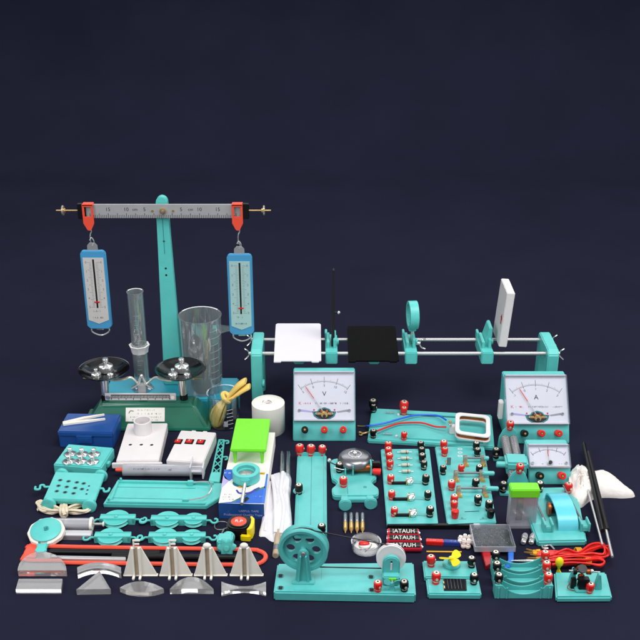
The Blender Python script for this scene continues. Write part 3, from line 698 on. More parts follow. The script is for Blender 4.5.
b.tube([Vector(cl(270, 484))+Vector((0, 0, .5)), Vector(cl(268, 505))+Vector((0, 0, .7)), Vector(cl(265, 533))+Vector((0, 0, .4))], .28, 'cloth', 8, flat=.5)
b.tube([Vector(cl(288, 484))+Vector((0, 0, 1.0)), Vector(cl(287, 505))+Vector((0, 0, 1.2)), Vector(cl(289, 528))+Vector((0, 0, .8))], .25, 'cloth', 8, flat=.5)
b.solo('white_cloth', 'folded white cloth wrapped round two glass tubes and a wooden stick', 'cloth', f)
for px, lb in ((282.5, 'left clear glass tube sticking out of the top of the white cloth'), (288.3, 'right clear glass tube sticking out of the top of the white cloth')):
    b = MB(); a, c = cl(px, 452, .55), cl(px-.5, 488, .55); L = (c-a).length
    b.lathe([(0, 0), (.3, .08), (.45, .3), (.47, L), (.36, L), (.34, .4), (0, .2)], 'glass', along((a.x, a.y, .55), (c.x, c.y, .55)), 20)
    b.solo('glass_tube', lb, 'glass tube', f)
f = F((277, 556)); b = MB(); a, c = f.g(278.5, 531, .5), f.g(275.5, 556, .5)
b.cyl((a.x, a.y, .5), (c.x, c.y, .5), .5, 'wood', n=14, bev=.08); e = a.lerp(c, .62); b.cyl((e.x, e.y, .5), (e.x+(c.x-a.x)*.2, e.y+(c.y-a.y)*.2, .5), .54, 'dull_steel', n=14)
b.solo('wooden_stick', 'wooden stick end poking out below the white cloth', 'stick', f)

# rope bundle
f = F((64, 512)); b = MB(); rnd = random.Random(4); g = lambda px, py, z: f.g(px, py, z)
for i in range(9):
    z = .2+.2*(i % 4); o1, o2 = rnd.uniform(-3, 3), rnd.uniform(-2.5, 2.5)
    b.tube([g(62, 511+o2*.3, z+.3), g(52, 512+o2, z+.1), g(43, 509+o1, z), g(38+rnd.uniform(-3, 3), 505+o1, z), g(41, 502+o1*.6, z+.2), g(51, 506+o2, z+.2), g(63, 510+o2*.4, z+.5), g(74, 507+o2, z+.3), g(86, 503+o1*.8, z), g(92+rnd.uniform(-2, 1), 505+o1, z), g(86, 511+o1*.5, z), g(74, 512+o2, z+.2)], .17, 'rope', 7, True, 4)
b.tube([g(62, 504, .5), g(60.5, 510, 1.5), g(62, 516, .7), g(66, 516, .6), g(66.5, 510, 1.6), g(65.5, 504, .6)], .27, 'rope', 8, True, 4)
b.tube([g(64, 505, 1.1), g(63, 510, 1.7), g(64.5, 515, 1.2)], .3, 'rope', 8)
b.tube([g(45, 504, .5), g(40, 501, .6), g(39.5, 503, .4), g(42, 508, .3), g(37, 510, .25)], .22, 'rope', 7)
b.tube([g(84, 508, .5), g(89, 502, .7), g(93.5, 500.5, .6), g(93, 504, .4), g(88, 508, .3)], .22, 'rope', 7)
b.solo('rope_bundle', 'bundle of cream cord tied with a knot in the middle', 'cord', f)

# clear cylinder and slab
f = F((55, 529), (92, 529)); w = f.w; r = .95
t = thing('air_cylinder', 'clear plastic cylinder with a cream end ring and a metal plunger pin', 'cylinder', f)
b = MB(); b.lathe([(0, 0), (r, 0), (r, w), (r-.1, w), (r-.1, .1), (0, .1)], 'plastic_milky', T(0, 0, r) @ R('Y', 90), 28); b.build('tube', t)
b = MB(); b.ring(r+.12, r-.35, w-.2, w+.25, 'ivory', T(0, 0, r+.02) @ R('Y', 90), 28); b.build('end_ring', t)
b = MB(); b.cyl((w*.3, 0, r), (w+1.8, 0, r), .22, 'steel', n=12); b.cyl((w+1.8, 0, r), (w+2.0, 0, r), .42, 'ivory', n=14, bev=.05); b.cyl((w*.3, 0, r), (w*.36, 0, r), r-.14, 'ivory', n=20); b.build('plunger', t)
f = F((55, 540), (91, 540.5)); w = f.w
b = MB(); b.box(0, w, 0, 1.5, 0, .9, 'plastic_milky', .08); b.cyl((.2, .75, .45), (w-.2, .75, .45), .3, 'steel', n=12); b.solo('clear_bar', 'clear plastic bar with a steel core, in front of the clear cylinder', 'bar', f)

# reel of tape
f = F((46, 541)); z0 = 1.5
cz = P(46, 528.7, 1.9); f.o = Vector((cz.x, cz.y, 0))
t = thing('tape_reel', 'round mint reel wound with cream tape, with a short handle at the front', 'reel', f)
MT = T(0, 0, 1.3) @ R('X', 13)
b = MB(); b.lathe([(0, .35), (2.28, .35), (2.38, .45), (2.38, .62), (2.28, .7), (0, .72)], 'mint', MT, 44); b.lathe([(0, -.7), (2.2, -.7), (2.2, -.5), (0, -.5)], 'mint', MT, 40); b.build('disc', t)
b = MB(); b.prism([(2.9*math.cos(k*math.pi/5+.2), 2.8*math.sin(k*math.pi/5+.2)) for k in range(10)], -.5, .35, 'ivory', .1, MT); b.build('tape', t)
b = MB(); b.tube([(-.3, .2, .78), (.2, .25, .9), (.35, -.15, .8), (-.1, -.3, .85)], .12, 'deep_teal', 6, M=MT); b.cyl((0, 0, .7), (0, 0, .95), .2, 'deep_teal', n=12, M=MT); b.build('crank', t)
b = MB(); b.prism([(-.9, -2.1), (.9, -2.1), (.75, -3.3), (.95, -4.0), (.5, -4.5), (-.5, -4.5), (-.95, -4.0), (-.75, -3.3)], -.35, .35, 'mint', .15, MT); b.build('handle', t)

# pulleys
def pulley(px0, px1, pyf, wheels, label, hooks, grp):
    h = 1.25; f = F((px0, pyf), (px1, pyf), h); f.o = Vector((P(px0, pyf, h).x, P(px0, pyf, h).y, 0)); w = f.w
    t = thing('pulley', label, 'pulley', f, grp)
    b = MB(); y0, y1 = 0, 1.3
    b.box(0, w, y0, y0+.22, 0, h, 'mint', .06); b.box(0, w, y1-.22, y1, 0, h, 'mint', .06); b.box(0, .5, y0, y1, .2, h-.15, 'mint', .05); b.box(w-.5, w, y0, y1, .2, h-.15, 'mint', .05)
    b.box(0, w, .2, y1-.2, h-.3, h-.12, 'mint', .03); b.build('frame', t)
    for px, r in wheels:
        x = P(px, pyf, .7).x-f.o.x
        b = MB(); b.lathe([(0, .42), (r-.5, .38), (r-.3, .3), (r-.1, .28), (r, .36), (r-.25, .62), (r-.25, .72), (r, .98), (r-.1, 1.06), (r-.3, 1.02), (r-.5, .9), (0, .86)], 'mint', T(x, y1/2, 0), 40); wh = b.build('wheel', t)
        b = MB(); b.cyl((x, y1/2, .2), (x, y1/2, h+.06), .3, 'mint', n=14, bev=.05); b.build('axle', wh)
    for side in hooks:
        X = 0 if side < 0 else w; s = side; b = MB()
        b.tube([(X, .65, .6), (X+s*.55, .65, .6), (X+s*.8, .3, .6), (X+s*1.1, .0, .6), (X+s*1.6, .1, .6), (X+s*1.75, .7, .6), (X+s*1.5, 1.1, .6), (X+s*1.2, 1.0, .6)], .17, 'mint', 8); b.build('hook', t)
    return t
pulley(99, 134.5, 518.5, [(116.5, 2.1)], 'mint pulley with one wheel, in the back row beside the rope bundle', (-1, 1), 'mint pulleys with hooks')
pulley(93.5, 130, 536.5, [(111, 2.05)], 'mint pulley with one wheel, in the front row above the orange band', (-1, 1), 'mint pulleys with hooks')
pulley(150, 206, 519.5, [(167.5, 2.0), (193.8, 1.6)], 'mint pulley block with two wheels, in the back row under the long tray', (-1, 1), 'mint pulleys with hooks')
pulley(147.8, 205, 536.5, [(165, 1.95), (192, 1.6)], 'mint pulley block with two wheels, in the front row beside the tape measure', (-1, 1), 'mint pulleys with hooks')

# orange band with rods inside
f = F((140, 562)); b = MB(); g = lambda px, py, z=.3: f.g(px, py, z)
b.tube([g(27, 562), g(60, 562.5), g(120, 563.3), g(200, 564.5), g(250, 564.5), g(260, 563), g(265, 559), g(265, 554.5), g(259, 551), g(245, 549.5), g(150, 548), g(80, 547), g(32, 546), g(28, 549), g(25, 556)], .36, 'orange_red', 8, True, 4, flat=.8)
b.prism([g(20, 562, 0), g(36, 562, 0), g(40, 547, 0), g(30, 545.5, 0)], .02, .5, 'orange_red', .08)
b.solo('rubber_band', 'long orange red rubber band laid out flat behind the cream stands', 'rubber band', f)
def rod(name, label, cat, A, B, r, m, m2=None, z=None, grp=None, r2=None):
    f = F(((A[0]+B[0])/2, (A[1]+B[1])/2)); z = z or r; a, c = f.g(*A, z), f.g(*B, z); b = MB(); b.cyl((a.x, a.y, z), (c.x, c.y, z), r, m, n=16, bev=min(.08, r*.3))
    if m2: e = a.lerp(c, m2[1]); b.cyl((e.x, e.y, z), (c.x+(c.x-a.x)*.004, c.y+(c.y-a.y)*.004, z), r*1.03, m2[0], n=16, bev=r*.2)
    return b.solo(name, label, cat, f, grp)
rod('black_rod', 'black rod inside the orange band, the thinner one at the back', 'rod', (50, 551.5), (160, 553.2), .42, 'black')
rod('black_rod', 'black rod inside the orange band, the long one ending near the mint clamp', 'rod', (112, 556.2), (238, 557.5), .5, 'black')
rod('glass_rod', 'pale glass rod inside the orange band behind the half round lens', 'rod', (52, 558), (126, 559.5), .4, 'steel')
f = F((227, 566)); c = P(227, 552); f.o = Vector((c.x, c.y, 0))
t = thing('clamp', 'mint clamp block with a star shaped knob on the orange band', 'clamp', f)
b = MB(); b.box(-1.5, .9, -.3, 2.0, .05, 2.2, 'mint', .25); b.cyl((.1, 1.7, 1.2), (.1, 2.4, 1.2), 1.0, 'mint', n=18, bev=.1); b.build('block', t)
b = MB(); n = 60; b.prism([((1.25+.2*math.cos(6*k*2*math.pi/n))*math.cos(k*2*math.pi/n), (1.25+.2*math.cos(6*k*2*math.pi/n))*math.sin(k*2*math.pi/n)) for k in range(n)], 0, .8, 'mint', .12, T(.1, -.35, 1.45) @ R('X', 80), ang=50); b.cyl((0, 0, .8), (0, 0, 1.1), .45, 'mint', n=16, bev=.1, M=T(.1, -.35, 1.45) @ R('X', 80)); b.build('star_knob', t)

# four cream stands
def card_stand(px, pya, x0, x1, top, label):
    f = F((px, 575.5)); zt = U(px, pya, f.o.y).z; xa, xb = P(x0, 575.5).x-f.o.x, P(x1, 575.5).x-f.o.x
    t = thing('card_stand', label, 'stand', f, 'cream triangular stands')
    lean = R('X', -3)
    b = MB(); b.prism([(xa, 0), (xb, 0), (.75, zt), (-.75, zt)], -.12, .12, 'ivory', .04, lean @ R('X', 90)); b.box(xa, xb, -.25, .35, 0, .18, 'ivory', .05); b.build('panel', t)
    for x in (-.48, .48):
        b = MB(); b.box(x-.17, x+.17, -.5, -.1, .02, zt+.05, 'ivory', .05, lean); b.box(x-.17, x+.17, -1.15, -.1, .0, .35, 'ivory', .05); b.build('upright', t)
    b = MB(); b.box(-.3, .3, -.2, -.1, .3, zt, 'wood', .02, lean); b.build('slot', t)
    b = MB()
    if top == 'F':
        for q in ((-.35, 0, -.12, 1.55), (-.15, 1.3, .75, 1.55), (-.15, .7, .6, .93)): b.box(q[0], q[2], -.3, -.05, zt-.2+q[1], zt-.2+q[3], 'ivory', .03, lean)
        b.build('letter', t)
    else:
        b.ball((0, -.15, zt+.3), .62, 'ivory', (1, .6, .8), lean); b.build('knob', t)
card_stand(137.8, 548, 123.5, 158, 'F', 'cream triangular stand topped with a letter F, leftmost of the four stands')
card_stand(173.5, 548, 159.5, 192.5, 'F', 'cream triangular stand topped with a letter F, second from the left of the four')
card_stand(208.5, 548, 194, 227.5, 'ball', 'cream triangular stand topped with a round knob, left of the mint clamp')
card_stand(245, 548, 229.8, 263.5, 'ball', 'cream triangular stand topped with a round knob, right of the mint clamp')

# clear acrylic optics
def optic(name, label, pts, h, cat='lens'):
    pts = [P(x, y, h) for x, y in pts]; c = sum(pts, Vector())/len(pts); f = F((0, 500)); f.o = Vector((c.x, c.y, 0))
    b = MB(); b.prism([(p.x-c.x, p.y-c.y) for p in pts], .01, h, 'acrylic', .05, ang=50); return b.solo(name, label, cat, f, 'clear optics at the front', 30)
def arc(x0, y0, x1, y1, xm, ym, n=10, keep_end=True):
    # quadratic through the three pixel points
    cx, cy = 2*xm-(x0+x1)/2, 2*ym-(y0+y1)/2
    return [((1-t)**2*x0+2*t*(1-t)*cx+t*t*x1, (1-t)**2*y0+2*t*(1-t)*cy+t*t*y1) for t in [k/n for k in range(n+1 if keep_end else n)]]
cx_, cy_ = 42, 575
optic('half_round_lens', 'large clear half round block, behind the clear rectangular block', [(42-24.5*math.cos(k*math.pi/16), 570.5-19*math.sin(k*math.pi/16)) for k in range(17)], 1.1)
optic('clear_block', 'clear rectangular acrylic block at the front left corner', [(18.7, 578.5), (62.5, 578.5), (61, 589.5), (15.5, 589.5)], .85, 'acrylic block')
optic('curved_block', 'clear curved acrylic block, behind the clear triangular prism', arc(77, 567, 121, 567, 99, 562, 10)+arc(121, 573.5, 77.5, 573.5, 99, 568.3, 10), 1.0, 'acrylic block')
optic('prism', 'clear triangular prism lying flat at the front', [(76, 589.5), (110.6, 589), (99.5, 570.5)], 1.0, 'prism')
optic('convex_lens', 'clear lens pointed at both ends and bulging on both sides', arc(119.5, 587.5, 164, 588.5, 141, 581, 10)+arc(164, 588.6, 119.5, 587.8, 141, 592.5, 10)[1:-1], .85)
optic('half_round_lens', 'clear lens with one flat side in front of the second and third cream stands', arc(169.5, 589, 213.7, 589, 191.5, 576.5, 14), .95)
optic('concave_lens', 'clear lens with a narrow waist, rightmost of the front clear optics', arc(221.4, 581.2, 266, 581.2, 243.7, 586, 10)+arc(266, 592.5, 221.4, 592.5, 243.7, 588.8, 10), .8)
# ================================================================ OPTICAL BENCH
YF, YB, ZR = 172.0, 178.2, 11.4
f = F((400, 390)); f.o = Vector((P(400, 390).x, YF, 0))
def bx(px, py, y): return U(px, py, y).x-f.o.x
t = thing('optical_bench', 'long optical bench of two steel rods held between two mint end supports', 'optical bench', f)
xa, xb = bx(257, 354, YF), bx(551, 356, YF)
for y in (0, YB-YF):
    b = MB(); b.cyl((xa-1.2, y, ZR), (xb+1.2, y, ZR), .36, 'steel', n=18); b.build('rod', t)
for x, sg, lb in ((xa, -1, ''), (xb, 1, '')):
    b = MB(); hw = 1.05; y1 = YB-YF+1.3; zt = 12.8
    pts = [(-2.1, 0), (-.4, 0), (-.2, 9.2), (y1-2.2, 9.2), (y1-1.6, 0), (y1+.3, 0), (y1+.1, zt-.8), (y1-.6, zt), (-1.2, zt), (-2.0, zt-.8)]
    b.prism([(p[0], p[1]) for p in pts], -hw, hw, 'mint', .2, T(x, 0, 0) @ Matrix(((0, 0, 1, 0), (1, 0, 0, 0), (0, 1, 0, 0), (0, 0, 0, 1))))
    b.cyl((x+hw*.9, -1.2, 5.6), (x+hw+.35, -1.2, 5.6), .8, 'mint', n=18, bev=.08); b.build('end_support', t)
    for y in (0, YB-YF):
        b = MB(); xw = x+sg*(hw+.15); b.cyl((xw-sg*.2, y, ZR), (xw+sg*.4, y, ZR), .4, 'chrome', n=12, bev=.05)
        for s_ in (-1, 1): b.tube([(xw+sg*.25, y, ZR+s_*.2), (xw+sg*.7, y-.1, ZR+s_*.75), (xw+sg*1.15, y-.2, ZR+s_*1.15)], .22, 'chrome', 8, flat=.6)
        b.build('wing_nut', t)
def slider(par, x, hw=1.15, top=12.5, clamps=True):
    b = MB(); b.box(x-hw, x+hw, -1.25, YB-YF+1.0, 9.7, min(top, 12.2), 'mint', .18)
    if clamps:
        for s_ in (-.62, .62): b.box(x+s_-.28, x+s_+.28, .6, 5.2, 12.0, 14.0 if s_ > 0 else 13.5, 'mint', .1)
        b.cyl((x+hw-.1, 2.2, 12.9), (x+hw+.25, 2.2, 12.9), .6, 'mint', n=14, bev=.06); b.box(x-hw-.1, x-hw+.35, 5.2, 7.0, 11.8, 13.4, 'mint', .1)
    return b.build('slider', par)
def bench_thing(name, px, label, cat):
    g = F((px, 390)); g.o = Vector((U(px, 350, YF).x, YF, 0)); return thing(name, label, cat, g), g
def screen(px, corners, name, label, m, z_low):
    t, g = bench_thing(name, px, label, 'screen')
    ya, yb = -3.6, 7.4; pz = lambda py, y: U(px, py, YF+y).z
    za, zb = pz(corners[1], ya), pz(corners[0], yb); xb0, xb1 = U(corners[2], corners[1], YF+ya).x-g.o.x, U(corners[3], corners[1], YF+ya).x-g.o.x
    L = math.hypot(yb-ya, zb-za); fm = plane_m((0, ya, za), (1, 0, 0), (0, yb-ya, zb-za)); w0, w1 = xb0, xb1
    b = MB(); pts = [(w0+.2, .35), (w0+.2, 0), (w0+1.5, 0), (w0+1.6, .3), (w1-1.9, .3), (w1-1.8, 0), (w1-.5, 0), (w1-.4, .35), (w1-.05, .4), (w1-.12, L-.3), (w1-.4, L), (w0+.5, L), (w0+.2, L-.3)]
    b.prism(pts, 0, .28, m, .06, fm); b.build('plate', t)
    slider(t, 0, 1.0, z_low, False)
    return t
screen(299, (324.3, 363, 272.7, 321.5), 'white_screen', 'frosted white rectangular screen tilted on the bench rods', 'frost', 10.4)
screen(374, (327, 363, 347.3, 399.5), 'black_screen', 'gloss black rectangular screen tilted on the bench rods', 'black_plate', 10.4)
t, g = bench_thing('needle_screen', 331.5, 'tall thin black upright plate seen edge on, between the white and black screens', 'screen')
slider(t, 0)
zt = U(333, 269, YF+3).z; x = U(333.2, 300, YF+3).x-g.o.x
b = MB(); b.hexa([(x-.32, 1.4, 11.9), (x+.32, 1.4, 11.9), (x+.32, 4.4, 11.9), (x-.32, 4.4, 11.9)], [(x-.12, 2.2, zt), (x+.2, 2.2, zt), (x+.2, 3.4, zt), (x-.12, 3.4, zt)], 'black_matt', .05); b.build('plate', t)
zk = U(338, 313, YF+2).z; b = MB(); b.cyl((x+.1, 2.2, zk), (x+.9, 2.2, zk), .2, 'black', n=12); b.ball((x+1.05, 2.2, zk), .33, 'chrome'); b.build('knob', t)
t, g = bench_thing('lens_mount', 411, 'mint ring lens mount on a chrome stem standing on the bench rods', 'lens mount')
slider(t, 0)
zc = U(413.5, 315, YF+3).z; Rm = 2.75; M0 = T(.35, 3, zc) @ R('Z', -85) @ R('X', 90)
b = MB(); b.ring(Rm, Rm-.65, -.85, .85, 'mint', M0, 44); b.box(-.65, .65, -Rm-.45, -Rm+.3, -.7, .7, 'mint', .12, M0); b.build('ring', t)
b = MB(); b.lathe([(0, -.32), (Rm*.5, -.2), (Rm-.7, .0), (Rm*.5, .2), (0, .32)], 'acrylic', M0, 32); b.build('lens', t)
b = MB(); b.cyl((.35, 3, zc-Rm-.1), (.2, 3, 12), .26, 'chrome', n=14); b.build('stem', t)
b = MB(); b.cyl((1.1, 2.0, 12.6), (1.9, 2.0, 12.6), .35, 'chrome', n=12)
for s_ in (-1, 1): b.tube([(1.8, 2, 12.6+s_*.2), (2.2, 1.9, 12.6+s_*.8), (2.9, 1.8, 12.6+s_*1.1)], .22, 'chrome', 8, flat=.6)
b.build('wing_nut', t)
t, g = bench_thing('slab_screen', 487, 'thick white upright slab with a small dark red arrow on the bench', 'screen')
slider(t, 0, 1.15)
y0_, y1_ = -.2, 6.8; zf, zr_ = U(500, 293, YF+y0_).z, U(496, 278.3, YF+y1_).z; zb_ = U(495, 347, YF+y0_).z
xg = U(500, 320, YF).x-g.o.x
b = MB(); MS = T(xg, 0, 0) @ R('Y', 4) @ T(-xg, 0, 0)
b.hexa([(xg-.78, y0_, zb_), (xg+.75, y0_, zb_), (xg+.75, y1_, zb_), (xg-.78, y1_, zb_)], [(xg-.78, y0_, zf), (xg+.75, y0_, zf), (xg+.75, y1_, (zf+zr_)/2+.1), (xg-.78, y1_, (zf+zr_)/2+.1)], 'white', .12, MS); b.build('slab', t)
fm = MS @ plane_m((xg-.79, 1.2, zb_+4.2), (0, -1, 0), (0, 0, 1)); b = MB(); b.prism([(-.3, 0), (.3, 0), (.3, 1.1), (.7, 1.1), (0, 2.0), (-.7, 1.1), (-.3, 1.1)], 0, .04, 'dark_red', 0, fm); b.build('arrow', t)
b = MB(); b.hexa([(xg-2.6, 1.5, 12), (xg-1.0, 1.5, 12), (xg-1.0, 5.5, 12), (xg-2.6, 5.5, 12)], [(xg-1.5, 1.5, 16), (xg-.9, 1.5, 16), (xg-.9, 5.5, 16), (xg-1.5, 5.5, 16)], 'mint', .12); b.build('bracket', t)

# ================================================================ METERS
def meter(name, label, cat, fbl, fbr, strip_py, top_py, zs, zt, ts, sym, numbers, needle, tail=True, seed=1, fancy=True):
    """wedge shaped panel meter; front bottom corners fbl, fbr are pixels on the floor"""
    f = F(fbl, fbr); f.rz = 0; w = f.w; t = thing(name, label, cat, f)
    c = (fbl[0]+fbr[0])/2
    ys = P(c, strip_py, zs).y-f.o.y; yt = P(c, top_py, zt).y-f.o.y
    M90 = Matrix(((0, 0, 1, 0), (1, 0, 0, 0), (0, 1, 0, 0), (0, 0, 0, 1)))
    b = MB(); b.prism([(0, 0), (0, .5), (ys, zs), (yt, zt), (yt+1.9, zt), (yt+1.9, 0)], .0, w, 'teal', .16, M90); b.build('body', t)
    L = math.hypot(yt-ys, zt-zs); fm = plane_m((w/2, ys, zs), (1, 0, 0), (0, yt-ys, zt-zs)); hw = w/2
    k = w/11.6
    b = MB(); b.box(-hw+.12, hw-.12, .1, L-.1, -.1, .12, 'dial', .05, fm); zz = .135
    Rr = 7.6*k; cy = L*.8-Rr; A0, A1 = 125, 55
    if not fancy: cy = L*.78-Rr
    for i in range(41):
        a = math.radians(A0+(A1-A0)*i/40); mj = i % 10 == 0; r1 = Rr+(.95*k if mj else .42*k if i % 5 == 0 else .25*k); r0 = Rr-(.3*k if mj else 0)
        sx = 1.0
        b.line((r0*math.cos(a)*sx, cy+r0*math.sin(a)), (r1*math.cos(a)*sx, cy+r1*math.sin(a)), .07 if mj else .045, zz, 'ink' if mj else 'grey_ink', fm)
    pr = None
    for i in range(41):
        a = math.radians(A0+(A1-A0)*i/40); q = (Rr*math.cos(a), cy+Rr*math.sin(a))
        if pr: b.line(pr, q, .05, zz, 'grey_ink', fm)
        pr = q
    if numbers:
        for i, s_ in enumerate(numbers):
            a = math.radians(A0+(A1-A0)*i/(len(numbers)-1)); rr = Rr-.75*k; b.text(s_, .62*k, 'ink', fm @ T(rr*math.cos(a), cy+rr*math.sin(a), zz) @ R('Z', math.degrees(a)-90))
    if sym: b.text(sym, 1.25*k if fancy else .8, 'ink' if fancy else 'pink_ink', fm @ T(0, L*(.55 if fancy else .5), zz))
    if fancy:
        b.text('K', .8, 'pink_ink', fm @ T(-hw*.78, L*.36, zz), sx=1.1)
        b.print_(-hw*.68, -hw*.38, L*.325, L*.395, 1, zz, 'pink_ink', fm, .9, .3); b.print_(-hw*.28, hw*.42, L*.325, L*.395, 1, zz, 'ink', fm, .95, .26); b.print_(hw*.5, hw*.86, L*.325, L*.395, 1, zz, 'grey_ink', fm, .8, .32)
        b.poly([(-hw*.8, L*.2), (-hw*.75, L*.24), (-hw*.3, L*.2), (-hw*.32, L*.17)], zz, 'lilac', fm); b.poly([(hw*.8, L*.2), (hw*.75, L*.24), (hw*.4, L*.2), (hw*.42, L*.17)], zz, 'faint_ink', fm)
        for x in (-hw*.33, hw*.33): b.cyl((x, L*.23, .1), (x, L*.23, .17), .16, 'pink_ink', n=12, M=fm)
    else: b.text('G', .5, 'pink_ink', fm @ T(0, L*.72, zz)); b.print_(-hw*.7, hw*.7, L*.15, L*.22, 1, zz, 'faint_ink', fm, .6, .4)
    b.build('dial', t)
    for x in (-hw*.8, hw*.8):
        b = MB(); b.cyl((x, L*.22, .1), (x, L*.22, .4), .27, 'chrome', n=14, bev=.06, M=fm); b.box(x-.2, x+.2, L*.22-.03, L*.22+.03, .38, .42, 'black', 0, fm); b.build('screw', t)
    # movement in its opening
    if fancy:
        b = MB(); my = L*.12; pts = []
        o = [(-2.25, .75), (-1.3, .75), (-1.0, 1.2), (0, 1.55), (1.0, 1.2), (1.3, .75), (2.25, .75), (1.9, -.2), (1.0, -.75), (0, -.95), (-1.0, -.75), (-1.9, -.2)]
        b.prism([(p[0]*k, my+p[1]*k) for p in o], .1, .22, 'deep_teal', .06, fm); b.prism([(p[0]*.84*k, my+.03+p[1]*.82*k) for p in o], .2, .26, 'ink', .02, fm)
        b.cyl((0, my+.05, .22), (0, my+.05, .75), .62*k, 'brass', n=20, bev=.1, M=fm); b.cyl((0, my-.25, .6), (0, my-.25, 1.0), .3*k, 'black', n=16, bev=.06, M=fm); b.cyl((-.1, my+.45, .6), (-.1, my+.45, .95), .24, 'brass', n=12, bev=.05, M=fm)
        for s_ in (-1, 1): b.box(min(s_*.6, s_*1.5)*k, max(s_*.6, s_*1.5)*k, my+.05, my+.5, .25, .5, 'brass', .08, fm); b.cyl((s_*1.5*k, my+.3, .25), (s_*1.5*k, my+.3, .5), .22, 'chrome', n=12, M=fm); b.box(min(s_*.3, s_*.7), max(s_*.3, s_*.7), my+.5, my+.95, .25, .6, 'copper', .08, fm)
        b.build('movement', t)
    else:
        b = MB(); b.cyl((.1, L*.22, .1), (.1, L*.22, .55), .5, 'chrome', n=18, bev=.08, M=fm); b.cyl((.1, L*.22, .5), (.1, L*.22, .8), .3, 'black', n=14, bev=.05, M=fm); b.build('movement', t)
    a = math.radians(needle); b = MB(); p0 = (0, L*.16); p1 = (Rr*.98*math.cos(a), cy+Rr*.98*math.sin(a)); pm = ((p0[0]*.45+p1[0]*.55), (p0[1]*.45+p1[1]*.55))
    b.cyl((p0[0], p0[1], .42), (pm[0], pm[1], .42), .07, 'frost', n=6, M=fm); b.cyl((pm[0], pm[1], .42), (p1[0], p1[1], .42), .07, 'orange_red', n=6, M=fm); b.build('needle', t)
    b = MB(); b.box(-hw+.02, hw-.02, .02, L, .78, .9, 'cover_clear', .04, fm)
    for q in ((-hw+.02, -hw+.2, .02, L), (hw-.2, hw-.02, .02, L), (-hw+.2, hw-.2, L-.2, L), (-hw+.2, hw-.2, .02, .3)): b.box(q[0], q[1], q[2], q[3], .12, .78, 'plastic_clear' if q[3]-q[2] > 1 else 'frost', .03, fm)
    b.build('cover', t)
    fs_ = plane_m((w/2, 0, .5), (1, 0, 0), (0, ys, zs-.5)); Ls = math.hypot(ys, zs-.5)
    for x, col in ts:
        o = bpy.data.objects.new('terminal', SOCK[col]); COL.objects.link(o); o.parent = t
        o.matrix_local = Matrix.Diagonal((1, 1, 1, 1)); mm = fs_ @ T(x*hw, Ls*.52, 0); o.location = mm.to_translation()*S; o.rotation_euler = mm.to_euler(); o['label'] = {'red': 'red screw terminal', 'black': 'black screw terminal'}[col]
    return t, f, fm, L
SOCK = {}
for col in ('red', 'black'):
    b = MB(); b.lathe([(.62, 0), (.62, .25), (.55, .35), (.52, 1.0), (.6, 1.1), (.62, 1.5), (.5, 1.6), (.28, 1.6), (.26, 1.0), (0, 1.0)], col, n=22); b.cyl((0, 0, 1.0), (0, 0, 1.66), .2, 'brass', n=10); SOCK[col] = b.mesh('terminal')
vt, vf, vm, vL = meter('voltmeter', 'teal voltmeter with a white dial marked V, left of the long coil board', 'meter', (293, 441.5), (355.6, 441.8), 421.5, 372, 3.2, 10.4, [(-.62, 'black'), (0, 'red'), (.6, 'red')], 'V', ['5', '0', '5', '10', '15'], 118)
at_, af, am, aL = meter('ammeter', 'teal ammeter with a white dial marked A, under the right end of the optical bench', 'meter', (506, 444), (569, 443.6), 425, 375.5, 3.2, 10.3, [(-.45, 'black'), (.08, 'red'), (.62, 'red')], 'A', ['-1', '0', '1', '2', '3'], 114)
b = MB(); b.box(-.9, -.02, 4.4, 5.8, 2.6, 6.2, 'white', .15); b.build('side_bracket', at_)
gt, gf, gm, gL = meter('galvanometer', 'small teal galvanometer with a clear covered scale, in front of the ammeter', 'meter', (528.5, 485), (570.5, 485), 468.5, 445, 2.6, 5.4, [(-.52, 'black'), (.52, 'red')], None, None, 92, fancy=False)
# ================================================================ COIL BOARD
h = .9; f = F((367.5, 439.5), (494.5, 447.0), h); w = f.w; d = 10.0
d = f.g(430, 411, h).y
t = thing('coil_board', 'long teal board with blue and red wires running to a white coil frame', 'circuit board', f)
b = MB(); b.box(0, w, 0, d, 0, h, 'teal', .2)
b.box(6.0, w-2.5, 1.35, 1.6, h-.03, h+.03, 'ink', 0); b.box(6.0, w-2.0, 1.0, 1.3, h-.05, h+.25, 'teal', .06); b.box(5.0, w-2.0, d-2.1, d-1.9, h-.03, h+.03, 'ink', 0); b.box(5.0, w-2.0, d-1.9, d-1.6, h-.05, h+.25, 'teal', .06)
for y in (1.9, d-2.0): b.cyl((2.6, y, h+.3), (4.6, y, h+.3), .28, 'cover_clear', n=14); b.cyl((2.8, y, h+.3), (4.4, y, h+.3), .09, 'steel', n=8); b.cyl((5.2, y-.5, h), (5.2, y-.5, h+.4), .25, 'frost', n=12, bev=.05)
b.build('base', t)
terms(t, f, h, [(373.5, 407.5), (373.2, 433)], 'black', .95); terms(t, f, h, [(403.8, 410), (404, 435)], 'red', .95)
for px, py, c in ((373.8, 402.6, 'black'), (403.8, 404, 'red')):
    v = f.g(px, py, h+1.6); terminal(t, (v.x, v.y, h), c, 1.25)
b = MB(); MC = R('X', 0); q = lambda x, y: f.g(x, y, h+2.0)
zc0 = h+1.2; co = [f.g(x, y, zc0+.9) for x, y in ((455, 434), (490.5, 439), (490, 416.5), (455.5, 413))]
def rrect(c, k, r=.18, n=5):
    ctr = sum(c, Vector())/4; c = [ctr+(p-ctr)*k for p in c]; out = []
    for i in range(4):
        p, a, bq = c[i], c[i-1], c[(i+1) % 4]
        da = (a-p)*r; db = (bq-p)*r
        for j in range(n+1):
            s_ = j/n; out.append((p+da)*(1-s_)**2+p*2*s_*(1-s_)+(p+db)*s_*s_)
    return out
